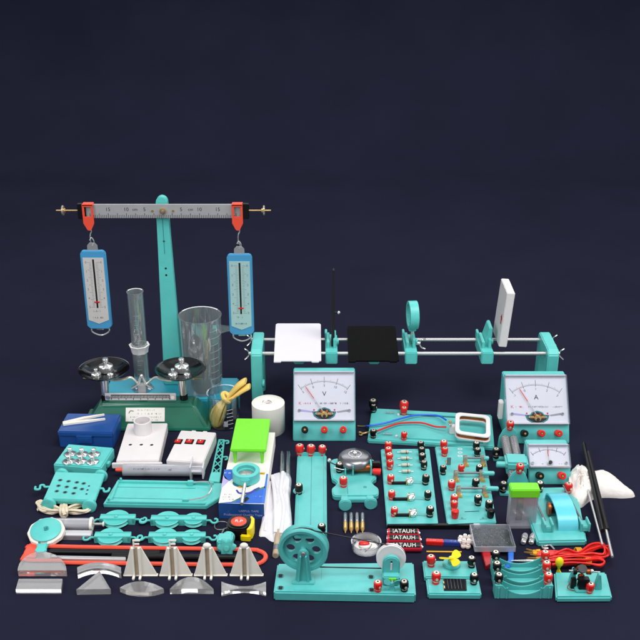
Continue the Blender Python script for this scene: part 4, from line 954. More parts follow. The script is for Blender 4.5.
def ring_prism(b, o, i, z0, z1, m, bev=.06):
    t_ = bmesh.new(); n = len(o); A = [t_.verts.new((p.x, p.y, z0)) for p in o]; B = [t_.verts.new((p.x, p.y, z0)) for p in i]; C_ = [t_.verts.new((p.x, p.y, z1)) for p in o]; D = [t_.verts.new((p.x, p.y, z1)) for p in i]
    for k in range(n):
        j = (k+1) % n
        for q4 in ((A[k], A[j], C_[j], C_[k]), (B[j], B[k], D[k], D[j]), (C_[k], C_[j], D[j], D[k]), (A[j], A[k], B[k], B[j])): t_.faces.new(q4)
    bmesh.ops.recalc_face_normals(t_, faces=t_.faces[:]); b.bev(t_, bev); b.add(t_, m)
ring_prism(b, rrect(co, 1), rrect(co, .76), zc0+.9, zc0+1.15, 'white'); ring_prism(b, rrect(co, 1), rrect(co, .76), zc0-.05, zc0+.2, 'white'); b.build('coil_frame', t)
b = MB(); ring_prism(b, rrect(co, .93), rrect(co, .83), zc0+.18, zc0+.92, 'copper', .03); b.build('copper_winding', t)
b = MB(); p = co[3].lerp(co[0], .5); b.box(p.x-1.0, p.x+.1, p.y-.5, p.y+.5, h, zc0+.5, 'white', .12); b.cyl((p.x-.9, p.y-.3, zc0+.5), (p.x-.9, p.y-.3, zc0+.95), .35, 'chrome', n=12, bev=.08); b.cyl((p.x-.9, p.y+.7, zc0+.5), (p.x-.9, p.y+.7, zc0+.95), .3, 'brass', n=12, bev=.08); b.build('coil_mount', t)
def wire(name, par, f, pts, z, r, m, lab=None):
    b = MB(); b.tube([f.g(p[0], p[1], z if len(p) < 3 else p[2]) for p in pts], r, m, 8, sub=6); return b.build(name, par, lab)
wire('wire', t, f, [(366, 426, .5), (370, 425.7, 1.3), (386, 422.8, 1.6), (402, 418.2, 1.7), (415, 415.4, 1.5), (428, 414.8, 1.4), (439, 416, 1.5), (446, 420, 1.9)], 1.5, .17, 'blue_cable', 'blue wire')
wire('wire', t, f, [(377, 431, 1.7), (388, 426.8, 1.6), (399, 423.4, 1.5), (411, 422.6, 1.5), (423, 423, 1.5), (435, 426.5, 1.5), (446, 427, 1.9)], 1.5, .17, 'red_cable', 'red wire')
b = MB(); b.tube([f.g(366.5, 426, .5), f.g(362, 426.2, .3), f.g(357.5, 426, .2)], .1, 'brass', 6); b.tube([f.g(372, 432, 1.2), f.g(367, 432.5, .6), f.g(363, 433.5, .4), f.g(360, 432, .4), f.g(359, 433, .4)], .18, 'brass', 8); b.tube([f.g(363, 433.5, .4), f.g(361, 435.3, .35), f.g(359.5, 434.6, .3)], .16, 'brass', 8); b.build('fork_lug', t)

# ================================================================ LONG SLIDE BOARD
h = 1.2; f = F((294, 533), (327, 534), h); w = f.w; f.rz = math.atan2(-(P(295.6, 455, h).x-P(294, 533, h).x)+.9, P(295.6, 455, h).y-P(294, 533, h).y)*.0
d = P(311, 455, h).y-P(311, 533, h).y
t = thing('slide_board', 'long narrow teal board with three red terminals across its far end', 'circuit board', f)
b = MB(); b.prism([(0, 0), (w, 0), (w+.05, d), (.05, d)], 0, h, 'teal', .15)
b.box(w*.5-.05, w*.5+.05, .3, d-.4, h-.05, h+.015, 'deep_teal', 0); b.box(.25, .45, .3, d-.4, h-.1, h+.2, 'teal', .05); b.box(w-.45, w-.25, .3, d-.4, h-.1, h+.2, 'teal', .05); b.box(.2, w-.2, d-.35, d-.1, h-.1, h+.7, 'teal', .08)
v = f.g(299, 491, h); b.lathe([(1.0, h), (.95, h+.12), (0, h+.12)], 'teal', T(v.x, v.y, 0)); b.build('base', t)
terms(t, f, h, [(300, 449), (310.6, 449.3), (322, 449)], 'red', 1.15); terms(t, f, h, [(299, 488)], 'black', 1.05); terms(t, f, h, [(322, 528)], 'black', 1.0)

# ================================================================ BELL BOARD
h = 1.0; f = F((332, 496), (379.5, 495.5), h); w = f.w; d = P(355, 458, h).y-P(355, 496, h).y
t = thing('bell_board', 'teal electric bell board with a round chrome gong and a copper coil', 'electric bell', f)
o = [(.05, 1.2), (.25, .3), (1.0, 0), (w/2, 0), (w-1.0, 0), (w-.25, .3), (w-.05, 1.2), (w-.1, 2.4), (w-.6, 3.2), (w-.95, 4.0), (w-.6, 4.8), (w-.1, 5.7), (w, d-1.6), (w-.5, d-.3), (w-1.8, d), (1.8, d), (.4, d-.4), (0, d-1.6), (.1, 5.7), (.6, 4.8), (.95, 4.0), (.6, 3.2), (.1, 2.4)]
b = MB(); b.prism([(p.x, p.y) for p in catmull([(x, y, 0) for x, y in o], 4, True)], 0, h, 'teal', .18, ang=50)
v = f.g(365, 487, h); b.cyl((v.x, v.y, h-.1), (v.x, v.y, h+.015), .32, 'deep_teal', n=16); b.box(2.6, 2.7, .5, 4, h-.02, h+.03, 'deep_teal', 0); b.build('base', t)
for px, py in ((345.2, 505.5), (370.8, 504)):
    v = f.g(px, py, .9); b = MB(); b.cyl((v.x, v.y-.4, 1.06), (v.x, v.y+.4, 1.06), 1.05, 'teal', n=30, bev=.14); b.box(v.x-.6, v.x+.6, v.y+.3, 1.0, .1, .95, 'teal', .1); b.build('foot', t)
b = MB(); b.box(2.0, w-2.0, -.75, .3, .05, .8, 'teal', .12); b.build('front_rail', t)
zg = 2.6; v = f.g(355, 455, zg+.8); Rg = 2.95
b = MB(); b.lathe([(0, zg+1.05), (.5, zg+1.05), (.9, zg+.98), (1.3, zg+.98), (2.3, zg+.82), (2.75, zg+.5), (Rg, zg), (Rg+.05, zg-.25), (Rg-.1, zg-.2), (2.5, zg+.35), (0, zg+.75)], 'gong_steel', T(v.x, v.y, 0), 56); go = b.build('gong', t)
b = MB(); b.cyl((v.x, v.y, zg+.95), (v.x, v.y, zg+1.4), .34, 'chrome', n=16, bev=.1); b.ring(1.15, 1.0, zg+.9, zg+1.06, 'chrome', T(v.x, v.y, 0)); b.cyl((v.x, v.y, h), (v.x, v.y, zg+.8), .4, 'steel', n=12); b.build('gong_screw', go)
a0, a1 = f.g(354, 468, h+1.0), f.g(370, 468.5, h+1.0); zc = h+1.0
b = MB(); b.cyl((a0.x, a0.y, zc), (a1.x, a0.y, zc), .62, 'copper', n=20)
for i in range(26): b.ring(.66, .6, -.03, .03, 'copper', T(a0.x+(a1.x-a0.x)*(i+.5)/26, a0.y, zc) @ R('Y', 90), 18)
cl_ = b.build('coil', t)
for x in (a0.x-.2, a1.x+.15, a0.x-1.5):
    b = MB(); b.box(x-.13, x+.13, a0.y-1.0, a0.y+1.0, h-.05, h+2.1 if x > a0.x-1 else h+1.3, 'teal', .05); b.build('coil_cheek', t)
b = MB(); b.tube([(a0.x-4.0, a0.y+.9, h+1.6), (a0.x-3, a0.y+.5, h+1.3), (a0.x-1.6, a0.y, zc+.15), (a0.x-.3, a0.y, zc)], .12, 'black', 6); b.ball((a0.x-4.2, a0.y+1.1, h+1.9), .36, 'chrome'); b.tube([(a0.x-3.4, a0.y-.1, h+1.2), (a0.x-2, a0.y-.3, h+.9), (a0.x-.9, a0.y-.2, h+.9)], .07, 'steel', 6); b.build('clapper', t)
b = MB(); b.box(a1.x+.3, a1.x+1.8, a0.y+.1, a0.y+1.1, h+.6, h+1.8, 'black', .12); b.build('contact_block', t)
b = MB(); b.cyl((a1.x+.4, a0.y-.55, h+.7), (a1.x+1.8, a0.y-.75, h+.6), .5, 'red', .65, n=16, bev=.08); b.build('contact_cap', t)
terms(t, f, h, [(339.3, 466.5)], 'black', 1.05); terms(t, f, h, [(343.6, 481)], 'red', 1.05)

# ================================================================ RESISTOR BOARD
h = .9; f = F((387, 524.3), (438.3, 523.8), h); w = f.w; v = f.g(380.8, 448.8, h); f.rz -= 0; d = v.y; sh = v.x
v2 = f.g(429.4, 448.4, h)
t = thing('resistor_board', 'teal board with small resistors and three lamp holders, left of switch board', 'circuit board', f)
b = MB(); b.prism([(0, 0), (w, 0), (v2.x, d), (sh, d)], 0, h, 'teal', .14)
for yy in range(4): b.tube([Vector((f.g(396, 451.6+yy*6.5, h).x, f.g(396, 451.6+yy*6.5, h).y, h)), Vector((f.g(414, 451.6+yy*6.5, h).x, f.g(414, 451.6+yy*6.5, h).y, h))], .05, 'deep_teal', 5, sub=1)
b.build('base', t)
terms(t, f, h, [(388.3, 445.6), (388.8, 451), (389.5, 457), (389.8, 464), (390.5, 478.3), (391.8, 494), (394, 510.4)], 'red', 1.0)
terms(t, f, h, [(421, 445), (422, 451), (422.8, 457.5), (424, 464.3), (425.5, 479), (427.8, 494), (430, 511)], 'black', 1.0)
for px, py in ((404.6, 451.8), (405, 458.2), (405.6, 464.9), (406.2, 471.2)):
    v = f.g(px, py, h+.35); b = MB(); b.cyl((v.x-.75, v.y, h+.35), (v.x+.75, v.y, h+.35), .3, 'tan_resistor', n=14, bev=.1); b.cyl((v.x-1.3, v.y, h+.3), (v.x+1.3, v.y, h+.3), .06, 'steel', n=6); b.cyl((v.x+.2, v.y, h+.35), (v.x+.35, v.y, h+.35), .31, 'copper', n=14); b.build('resistor', t)
for px, py in ((400.5, 482.6), (401.8, 498.6), (403.3, 514.6)):
    v = f.g(px, py, h+.3); b = MB(); b.box(v.x-1.5, v.x+1.2, v.y-.25, v.y+.25, h-.02, h+.45, 'black', .08); l = b.build('lamp_holder', t)
    b = MB(); b.cyl((v.x+1.5, v.y+.1, h), (v.x+1.5, v.y+.1, h+.6), .55, 'chrome', n=16, bev=.08); b.ring(.7, .55, h+.45, h+.65, 'chrome', T(v.x+1.5, v.y+.1, 0), 18)
    for k in range(4): b.tube([(v.x+1.5+.5*math.cos(k*1.57), v.y+.1+.5*math.sin(k*1.57), h+.5), (v.x+1.5+.65*math.cos(k*1.57+.5), v.y+.1+.65*math.sin(k*1.57+.5), h+.95), (v.x+1.5+.3*math.cos(k*1.57+1), v.y+.1+.3*math.sin(k*1.57+1), h+1.2)], .1, 'chrome', 6)
    b.box(v.x+.9, v.x+1.1, v.y-.5, v.y+.6, h, h+.9, 'brass', .04); b.build('socket', l)
    b = MB(); b.tube([(v.x+2.2, v.y+.2, h+.02), (v.x+3.8, v.y, h+.02)], .06, 'deep_teal', 5, sub=1); b.build('trace', t)

# ================================================================ SWITCH BOARD
h = .9; f = F((447.5, 524.5), (496.4, 522.3), h); w = f.w; v, v2 = f.g(435, 446.4, h), f.g(484, 445.6, h); d = v.y
t = thing('switch_board', 'teal board with three knife switches whose handles stick out on the right', 'circuit board', f)
b = MB(); b.prism([(0, 0), (w, 0), (v2.x, v2.y), (v.x, v.y)], 0, h, 'teal', .14)
c = f.g(472, 511.5, h); b.box(c.x-1.2, c.x+1.2, c.y-.08, c.y+.08, h-.02, h+.015, 'ink', 0)
for px, py in ((462, 518), (483, 518)): c = f.g(px, py, h); b.cyl((c.x, c.y, h-.05), (c.x, c.y, h+.015), .22, 'deep_teal', n=12); b.box(c.x-.6, c.x+.6, c.y-.35, c.y-.28, h, h+.015, 'ink', 0)
for px in (459.5, 460.5): 
    for k in range(3): c = f.g(px, 449+k*3.5, h); b.ring(.35, .25, h-.02, h+.02, 'frost', T(c.x, c.y, 0), 14)
b.build('base', t)
terms(t, f, h, [(443.8, 444.4), (444.5, 450.8), (461.3, 468), (452, 484.4), (453.8, 498.5), (454.2, 504.5)], 'red', 1.0)
terms(t, f, h, [(476, 445), (477.7, 451.5), (443.3, 469), (479.2, 468), (475.3, 483), (478.4, 499.5), (489, 505)], 'black', 1.0)
for px, py, c in ((455, 514, 'red'), (490.6, 513.5, 'black')):
    v = f.g(px, py, h+.7); b = MB(); b.lathe([(.5, 0), (.62, .9), (.6, 1.4), (.3, 1.55), (0, 1.55)], c, T(v.x, v.y, h), 20); b.build('cap', t, c+' cap')
for x0, x1, py, hx in ((465.5, 483, 458, None), (456, 481.5, 473, 494.5), (458.8, 484.7, 488.3, 498.5)):
    p0, p1 = f.g(x0, py, h+.9), f.g(x1, py, h+.9); z = h+.9; dr = (p1-p0).normalized()
    b = MB(); b.cyl(p0+Vector((0, 0, 0)), p1, .2, 'dull_steel', n=8); sw = b.build('knife_switch', t)
    if hx is None: hx = 489
    b = MB(); e = f.g(hx, py+.5, h+.9); b.cyl((p1.x, p1.y, z), (e.x, e.y, z), .42, 'teal', n=16, bev=.12); b.build('handle', sw)
    for p in (p0, p1):
        b = MB(); b.box(p.x-.35, p.x+.35, p.y-.32, p.y-.2, h-.02, h+1.35, 'steel', .04); b.box(p.x-.35, p.x+.35, p.y+.2, p.y+.32, h-.02, h+1.35, 'steel', .04); b.box(p.x-.4, p.x+.4, p.y-1.5, p.y+.3, h, h+.15, 'brass', .04); b.cyl((p.x, p.y-1.1, h+.1), (p.x, p.y-1.1, h+.45), .32, 'brass', n=12, bev=.06); b.cyl((p.x-.0, p.y-.4, h+1.0), (p.x, p.y+.4, h+1.0), .16, 'brass', n=8); b.build('clip', sw)
c = f.g(448, 459, h+.7); b = MB(); b.box(c.x-.35, c.x+.35, c.y-.9, c.y-.7, h, h+1.5, 'dull_steel', .05); b.box(c.x-.35, c.x+.35, c.y-.9, c.y+.5, h, h+.15, 'brass', .04); b.build('contact_plate', t)

# ================================================================ RHEOSTAT
f = F((517, 492)); f.rz = math.atan2(-(P(507, 440).x-P(517.5, 490).x), P(507, 440).y-P(517.5, 490).y)
Lr = (P(508, 446)-P(517.5, 490)).length
t = thing('rheostat', 'teal slide rheostat with grey coil tubes, left of the small galvanometer', 'rheostat', f)
for y, lb in ((0, 'red'), (Lr, 'red')):
    b = MB(); M90y = T(0, y, 0) @ R('X', 90); b.prism([(-1.9, 0), (1.9, 0), (1.7, 2.2), (1.1, 3.6), (.5, 4.2), (-.5, 4.2), (-1.1, 3.6), (-1.7, 2.2)], -.4, .4, 'teal', .15, M90y); b.build('end_plate', t)
    terminal(t, (0, y-.1, 4.0), 'red', 1.0, tilt=15)
for x in (-.75, .75):
    b = MB(); b.cyl((x, .3, 2.2), (x, Lr-.3, 2.2), .7, 'dull_steel', n=20); 
    for i in range(30): b.ring(.76, .66, -.04, .04, 'steel', T(x, .8+(Lr-1.6)*i/29, 2.2) @ R('X', 90), 16)
    b.build('coil_tube', t)
yc_ = f.loc(P(513, 462, 3.6)).y
b = MB(); b.box(-1.9, 1.9, yc_-1.7, yc_+1.7, 2.9, 4.4, 'teal', .35); b.box(-1.7, 1.7, yc_-1.4, yc_+1.4, 2.0, 3.0, 'teal', .1); b.cyl((-1.8, yc_-.6, 3.4), (-3.4, yc_-.6, 3.4), .55, 'teal', n=16, bev=.1); b.build('slider_block', t)
for px, py in ((496.5, 451.5), (503.3, 485.5)):
    v = f.loc(P(px, py, 1.8)); terminal(t, (v.x, v.y, .6), 'black', 1.0); b = MB(); b.box(min(v.x-.5, -.5), max(v.x+.5, -.5), v.y-.45, v.y+.45, .0, .62, 'teal', .1); b.build('terminal_lug', t)

# lime lidded clear case
f = F((508.3, 529), (535.5, 529)); f.rz = 0; w = f.w; hc = 5.9; dpt = 2.0
t = thing('clear_case', 'upright clear plastic case with a bright lime green lid', 'case', f)
b = MB(); wl = .15
b.box(0, w, 0, wl, 0, hc, 'case_clear', .04); b.box(0, w, dpt-wl, dpt, 0, hc, 'frost', .04); b.box(0, wl, wl, dpt-wl, 0, hc, 'plastic_milky', .03); b.box(w-wl, w, wl, dpt-wl, 0, hc, 'plastic_milky', .03); b.box(wl, w-wl, wl, dpt-wl, .02, .5, 'frost', .03)
b.build('case_body', t)
b = MB(); b.box(-.12, w+.12, -.12, dpt+.12, hc, hc+1.5, 'lime', .15); b.build('lid', t)
b = MB(); b.box(w*.26, w*.5, .6, .85, 1.2, hc, 'dull_steel', .04); b.box(w*.3, w*.44, .5, .62, 3.6, hc-.3, 'deep_teal', .03); b.build('electrode', t)

# ================================================================ TEAL BLOCK WITH CURVED COVER
h = 1.1; f = F((537.5, 541.5), (587, 540.5), h); w = f.w; v, v2 = f.g(537.5, 487, h), f.g(571, 486.5, h); d = v.y
t = thing('curved_cover_board', 'teal board with an arched glossy blue teal cover between two brackets', 'electromagnet board', f)
b = MB(); b.prism([(0, .0), (w, 0), (v2.x+.9, d), (.05, d)], 0, h, 'teal', .25); b.build('base', t)
terms(t, f, h, [(539.8, 485.5)], 'black', 1.1); terms(t, f, h, [(568.3, 487)], 'red', 1.1)
xa, xb = f.g(553.5, 520, h).x, f.g(573.5, 520, h).x; ya, yb_ = f.g(563, 531, h).y, f.g(563, 498, h).y
b = MB(); n = 16; pr = []; ry = (yb_-ya)/2; ym = (ya+yb_)/2
outer = [(ym-ry*math.cos(k*math.pi/n), h-.05+2.5*math.sin(k*math.pi/n)**.75) for k in range(n+1)]; inner = [(ym-(ry-.3)*math.cos(k*math.pi/n), h-.05+2.2*math.sin(k*math.pi/n)**.75) for k in range(n, -1, -1)]
b.prism(outer+inner, xa, xb, 'sky_teal', .04, Matrix(((0, 0, 1, 0), (1, 0, 0, 0), (0, 1, 0, 0), (0, 0, 0, 1))), ang=60); b.build('arched_cover', t)
b = MB(); b.cyl((xa-.5, ym, h+1.1), (xb+.3, ym, h+1.1), .8, 'black', n=18); b.cyl((xa-.7, ym, h+1.1), (xa-.3, ym, h+1.1), 1.1, 'copper', n=18, bev=.08); b.build('core', t)
for x in (xa-1.6, xb+1.0):
    b = MB(); b.box(x-.55, x+.55, ya-.3, ya+1.6, h-.02, h+.9, 'teal', .12); b.box(x-.75, x-.45, ya-.4, ya+1.7, h-.02, h+1.5, 'teal', .08); b.box(x+.45, x+.75, ya-.4, ya+1.7, h-.02, h+1.5, 'teal', .08); b.build('bracket', t)
    b = MB(); b.cyl((x-.6, d-1.2, h+1.0), (x, ya+1.5, h+.5), .16, 'dull_steel', n=10); b.build('rod', t)
# ================================================================ BAG AND RODS ON THE RIGHT
f = F((595, 495)); g = lambda x, y: f.g(x, y)
b = MB(); b.pillow([g(*p) for p in ((569, 480), (574, 472), (581, 470), (590, 474), (604, 473), (616, 480), (626, 489), (635, 496.5), (624, 498.5), (610, 498), (598, 498.5), (589, 502), (581, 508), (575, 504), (570, 494))], 2.0, 'fluff', 10, .07, sub=4, seed=9)
b.pillow([g(*p) for p in ((567, 484), (570, 475), (577, 469), (585, 471), (591, 480), (592, 492), (587, 503), (578, 508), (570, 502))], 2.3, 'fluff', 10, .2, sub=4, seed=2)
for q_ in range(7):
    a_ = g(570+q_*3, 474+q_*1.2); c_ = g(573+q_*2.6, 503-q_*1.5); m_ = a_.lerp(c_, .5)
    b.tube([Vector((a_.x, a_.y, .3)), Vector((m_.x+(q_ % 3-1)*.4, m_.y, 2.15-abs(q_-3)*.25)), Vector((c_.x, c_.y, .2))], .2, 'fluff', 7, flat=.6)
b.tube([g(571, 478)+Vector((0, 0, .5)), g(577, 484)+Vector((0, 0, 1.2)), g(582, 495)+Vector((0, 0, 1.2)), g(580, 505)+Vector((0, 0, .4))], .25, 'fluff', 8, flat=.5)
b.tube([g(585, 474)+Vector((0, 0, .6)), g(592, 482)+Vector((0, 0, 1.6)), g(605, 490)+Vector((0, 0, 1.5)), g(628, 496)+Vector((0, 0, .4))], .3, 'fluff', 8, flat=.5)
b.tube([g(577, 473)+Vector((0, 0, .5)), g(583, 482)+Vector((0, 0, 1.5)), g(588, 492)+Vector((0, 0, 1.4))], .25, 'fluff', 8, flat=.5)
b.solo('white_wool', 'soft white wad of wool tapering to a point, under the crossed black rods', 'wool', f, None, 80)
rod('black_rod', 'thick black rod lying across the white wool, the left one of the pair', 'rod', (583.5, 443.5), (603, 531), .36, 'black', None, 2.0)
rod('black_rod', 'thick black rod lying across the white wool, the right one of the pair', 'rod', (588, 452), (607.5, 530), .34, 'black_matt', None, 2.0)
rod('steel_rod', 'long thin steel rod on the right, ending nearest the front', 'rod', (594, 478), (612.5, 557), .22, 'steel', None, 1.9)
rod('steel_rod', 'thin steel rod close along the left side of the black rods', 'rod', (588, 490), (602.5, 545), .18, 'steel', None, 1.8)

# ================================================================ GENERATOR
h = 1.6; f = F((273.5, 592), (416, 594.5), h); w = f.w; q = lambda x, y: f.g(x, y, h); TL, TR, N1 = q(277.5, 563), q(413.5, 562), q(292, 561)
t = thing('generator', 'teal generator with a big holed wheel belted to a small white wheel', 'generator', f)
b = MB(); b.prism([(0, 0), (w, 0), (TR.x, TR.y), (TL.x, TL.y)], 0, h, 'teal', .22)
for px, py in ((280.5, 576), (280.5, 588), (371, 577), (371.6, 590)):
    c = q(px, py); b.box(c.x-.3, c.x+.3, c.y-.35, c.y+.35, h-.05, h+.02, 'black_matt', .0); b.ring(.5, .4, h-.03, h+.05, 'deep_teal', T(c.x, c.y, 0), 16)
c0, c1 = q(293, 590), q(365, 590); b.box(c0.x, c1.x, c0.y-.05, c0.y, h-.02, h+.012, 'deep_teal', 0); c0, c1 = q(322, 566), q(322, 580); b.box(c0.x-.04, c0.x, c1.y, c0.y, h-.02, h+.012, 'deep_teal', 0)
b.build('base', t)
base = q(303.6, 578); yw = base.y; ctr = f.u(303.6, 548, yw+.3); Rw = 3.6
WA = T(ctr.x, yw+.5, ctr.z) @ R('Z', -6) @ R('X', 90)
b = MB(); b.lathe([(Rw-.75, .2), (Rw-.65, .85), (Rw-.2, .9), (Rw, .75), (Rw-.02, .35), (Rw-.3, .1), (Rw-.3, -.1), (Rw-.02, -.35), (Rw, -.75), (Rw-.2, -.9), (Rw-.65, -.85), (Rw-.75, -.2)], 'teal', WA, 60, True)
# disc with four holes: outline sectors between the holes
hr, hd = .66, 1.86
def holed_disc(b, R0, m, z0, z1, M):
    t_ = bmesh.new(); n = 24; t0 = 5
    for k in range(6):
        HS = math.pi/6; ac = k*math.pi/3
        hole = [(hd*math.cos(ac)+hr*math.cos(ac+math.pi+a*2*math.pi/n), hd*math.sin(ac)+hr*math.sin(ac+math.pi+a*2*math.pi/n)) for a in range(n)]
        sect = []
        for a in range(n):
            u = a/n   # border of a quarter sector, starting at the centre, same direction as the hole
            a0_ = ac-HS
            if u < .25: r_ = R0*u/.25; sect.append((r_*math.cos(a0_), r_*math.sin(a0_)))
            elif u < .75: an = a0_+(u-.25)/.5*2*HS; sect.append((R0*math.cos(an), R0*math.sin(an)))
            else: r_ = R0*(1-u)/.25; sect.append((r_*math.cos(a0_+2*HS), r_*math.sin(a0_+2*HS)))
        for z in (z0, z1):
            A = [t_.verts.new((*p, z)) for p in hole]; B = [t_.verts.new((*p, z)) for p in sect]
            if z == z0: A0 = A
            for i in range(n):
                j = (i+1) % n
                t_.faces.new((A[i], A[j], B[j], B[i]))
        for i in range(n): j = (i+1) % n; t_.faces.new((A0[i], A0[j], A[j], A[i]))
    bmesh.ops.remove_doubles(t_, verts=t_.verts[:], dist=1e-4); b.add(t_, m, M)
holed_disc(b, Rw-.6, 'teal', -.15, .3, WA); b.build('big_wheel', t)
b = MB(); b.cyl((ctr.x, yw-.9, ctr.z), (ctr.x, yw+1.2, ctr.z), .45, 'teal', n=18, bev=.08); b.cyl((ctr.x, yw-1.15, ctr.z), (ctr.x, yw-.85, ctr.z), .34, 'chrome', n=16, bev=.06); b.build('axle', t)
b = MB(); MPp = T(ctr.x, yw-.35, 0) @ R('X', 90)
b.prism([(-1.2, h), (1.2, h), (.75, ctr.z), (.4, ctr.z+.5), (-.4, ctr.z+.5), (-.75, ctr.z)], -.0, .55, 'teal', .12, MPp)
for x in (-.75, .75): b.prism([(x-.15, h), (x+.15, h), (x*.5+.12, ctr.z-.3), (x*.5-.12, ctr.z-.3)], .5, .95, 'teal', .05, MPp)
b.box(ctr.x-1.6, ctr.x+1.6, yw-1.5, yw+.4, h-.05, h+.25, 'teal', .1); b.build('post', t)
# small white wheel and motor
bc = q(391, 580); ys = bc.y; c2 = f.u(391, 557, ys+.9); Rs = 2.15
b = MB(); MW = T(c2.x, ys+1.3, c2.z) @ R('X', 82); b.lathe([(0, .42), (Rs-.5, .4), (Rs-.1, .45), (Rs, .3), (Rs-.12, .08), (Rs, -.2), (Rs-.1, -.35), (0, -.35)], 'white', MW, 52); b.build('small_wheel', t)
b = MB(); hw = 1.25; zt_ = c2.z-.1
o = [(-hw, h), (hw, h), (hw, zt_)]+[(hw*math.cos(k*math.pi/10), zt_+hw*math.sin(k*math.pi/10)) for k in range(1, 10)]+[(-hw, zt_)]
b.prism(o, 0, .8, 'teal', .15, T(c2.x, ys+.6, 0) @ R('X', 90)); b.box(c2.x-hw, c2.x+hw, ys-1.3, ys+.4, h-.02, h+1.5, 'teal', .18)
b.box(c2.x-.14, c2.x+.14, ys-.32, ys-.2, zt_-1.0, zt_+.3, 'frost', .05); b.cyl((c2.x, ys-.25, zt_+.4), (c2.x, ys-.15, zt_+.4), .14, 'black', n=12); b.build('motor_housing', t)
pc = q(392, 589.5); zpp = h+1.1
b = MB(); b.cyl((pc.x, ys-1.3, zpp), (pc.x, pc.y-.25, zpp), .16, 'steel', n=10); b.cyl((pc.x, pc.y-.4, zpp), (pc.x, pc.y, zpp), .36, 'teal', n=14, bev=.08)
for k in range(3):
    MBL = T(pc.x, pc.y-.2, zpp) @ R('X', 90) @ R('Z', 120*k+25)
    b.prism(catmull([(0, .1, 0), (.5, .45, 0), (1.1, .5, 0), (1.35, .1, 0), (1.0, -.3, 0), (.4, -.2, 0)], 4, True), -.06, .06, 'teal', .02, MBL @ R('X', 22))
b.build('propeller', t)
b = MB(); b.box(pc.x-.5, pc.x+.6, ys-1.5, ys-1.25, h+1.0, h+1.4, 'lime', .05); b.build('green_tab', t)
terms(t, f, h, [(378, 585)], 'red', 1.0); terms(t, f, h, [(404.5, 584.5)], 'black', 1.0)
# belt: from the big wheel to the white wheel
b = MB(); up = math.radians(62); p_up0 = Vector((ctr.x+Rw*.93*math.cos(up), yw+.5, ctr.z+Rw*.93*math.sin(up))); p_up1 = Vector((c2.x-Rs*.2, ys+1.4, c2.z+Rs*.96))
pts = [p_up0, p_up1]
for k in range(1, 12): a = math.radians(95-k*16); pts.append(Vector((c2.x+Rs*.97*math.cos(a), ys+1.35, c2.z+Rs*.97*math.sin(a))))
for k in range(0, 16): a = math.radians(-80-k*14); pts.append(Vector((ctr.x+Rw*.95*math.cos(a), yw+.5, ctr.z+Rw*.95*math.sin(a))))
b.tube(pts, .1, 'black', 6, True, 1); b.build('belt', t)

# ================================================================ SMALL THINGS IN FRONT OF THE BELL
grp = 'four small gold tipped bulbs in a row'
for i, (px, lb) in enumerate(((345.3, 'leftmost'), (351.2, 'second from the left'), (357, 'third from the left'), (362.5, 'rightmost'))):
    f = F((px, 523)); a, m_, c = f.g(px, 513.5, .42), f.g(px, 523, .42), f.g(px+.1, 533, .42)
    t = thing('diode_lamp', 'small gold tipped clear lamp, %s of four below the bell board' % lb, 'bulb', f, grp)
    M = along(a, c); L = (c-a).length
    b = MB(); b.lathe([(0, 0), (.26, .0), (.31, .12), (.31, L*.48), (.25, L*.48), (.25, .15), (0, .12)], 'plastic_clear', M, 16); b.tube([Vector((-.15, 0, L*.5)), Vector((-.15, 0, .5)), Vector((0, 0, .3)), Vector((.15, 0, .5)), Vector((.15, 0, L*.5))], .04, 'steel', 5, M=M); b.build('glass', t)
    b = MB(); b.lathe([(0, L*.47), (.33, L*.47), (.35, L*.52), (.35, L*.78), (.3, L*.84), (.12, L*.93), (.09, L), (0, L)], 'brass', M, 18); b.build('cap', t)
f = F((366, 555)); cc = P(366, 549); f.o = Vector((cc.x, cc.y, 0)); Rp = 2.2
t = thing('petri_dish', 'round clear dish of white powder with a red and white float, behind the generator belt', 'dish', f)
b = MB(); wall(b, Rp, Rp+.03, 1.3, .1, 'plastic_clear', 0); b.build('dish', t)
b = MB(); b.pillow([(1.9*math.cos(a), 1.9*math.sin(a)) for a in [k*math.pi/8 for k in range(16)]], .35, 'paper', 6, .3, z0=.16, sub=2); b.tube([(-1.0, -.8, .55), (.2, -.9, .6), (1.3, -.4, .55)], .05, 'dull_steel', 6); b.tube([(-.2, -1.3, .5), (.6, -.4, .6), (.9, .6, .5)], .05, 'dull_steel', 6); b.build('powder', t)
b = MB(); b.ball((-.3, .25, .85), .75, 'red', (1.15, .8, .55)); b.build('float_top', t); b = MB(); b.ball((-.2, -.05, .62), .8, 'white', (1.1, .85, .4)); b.build('float_bottom', t)

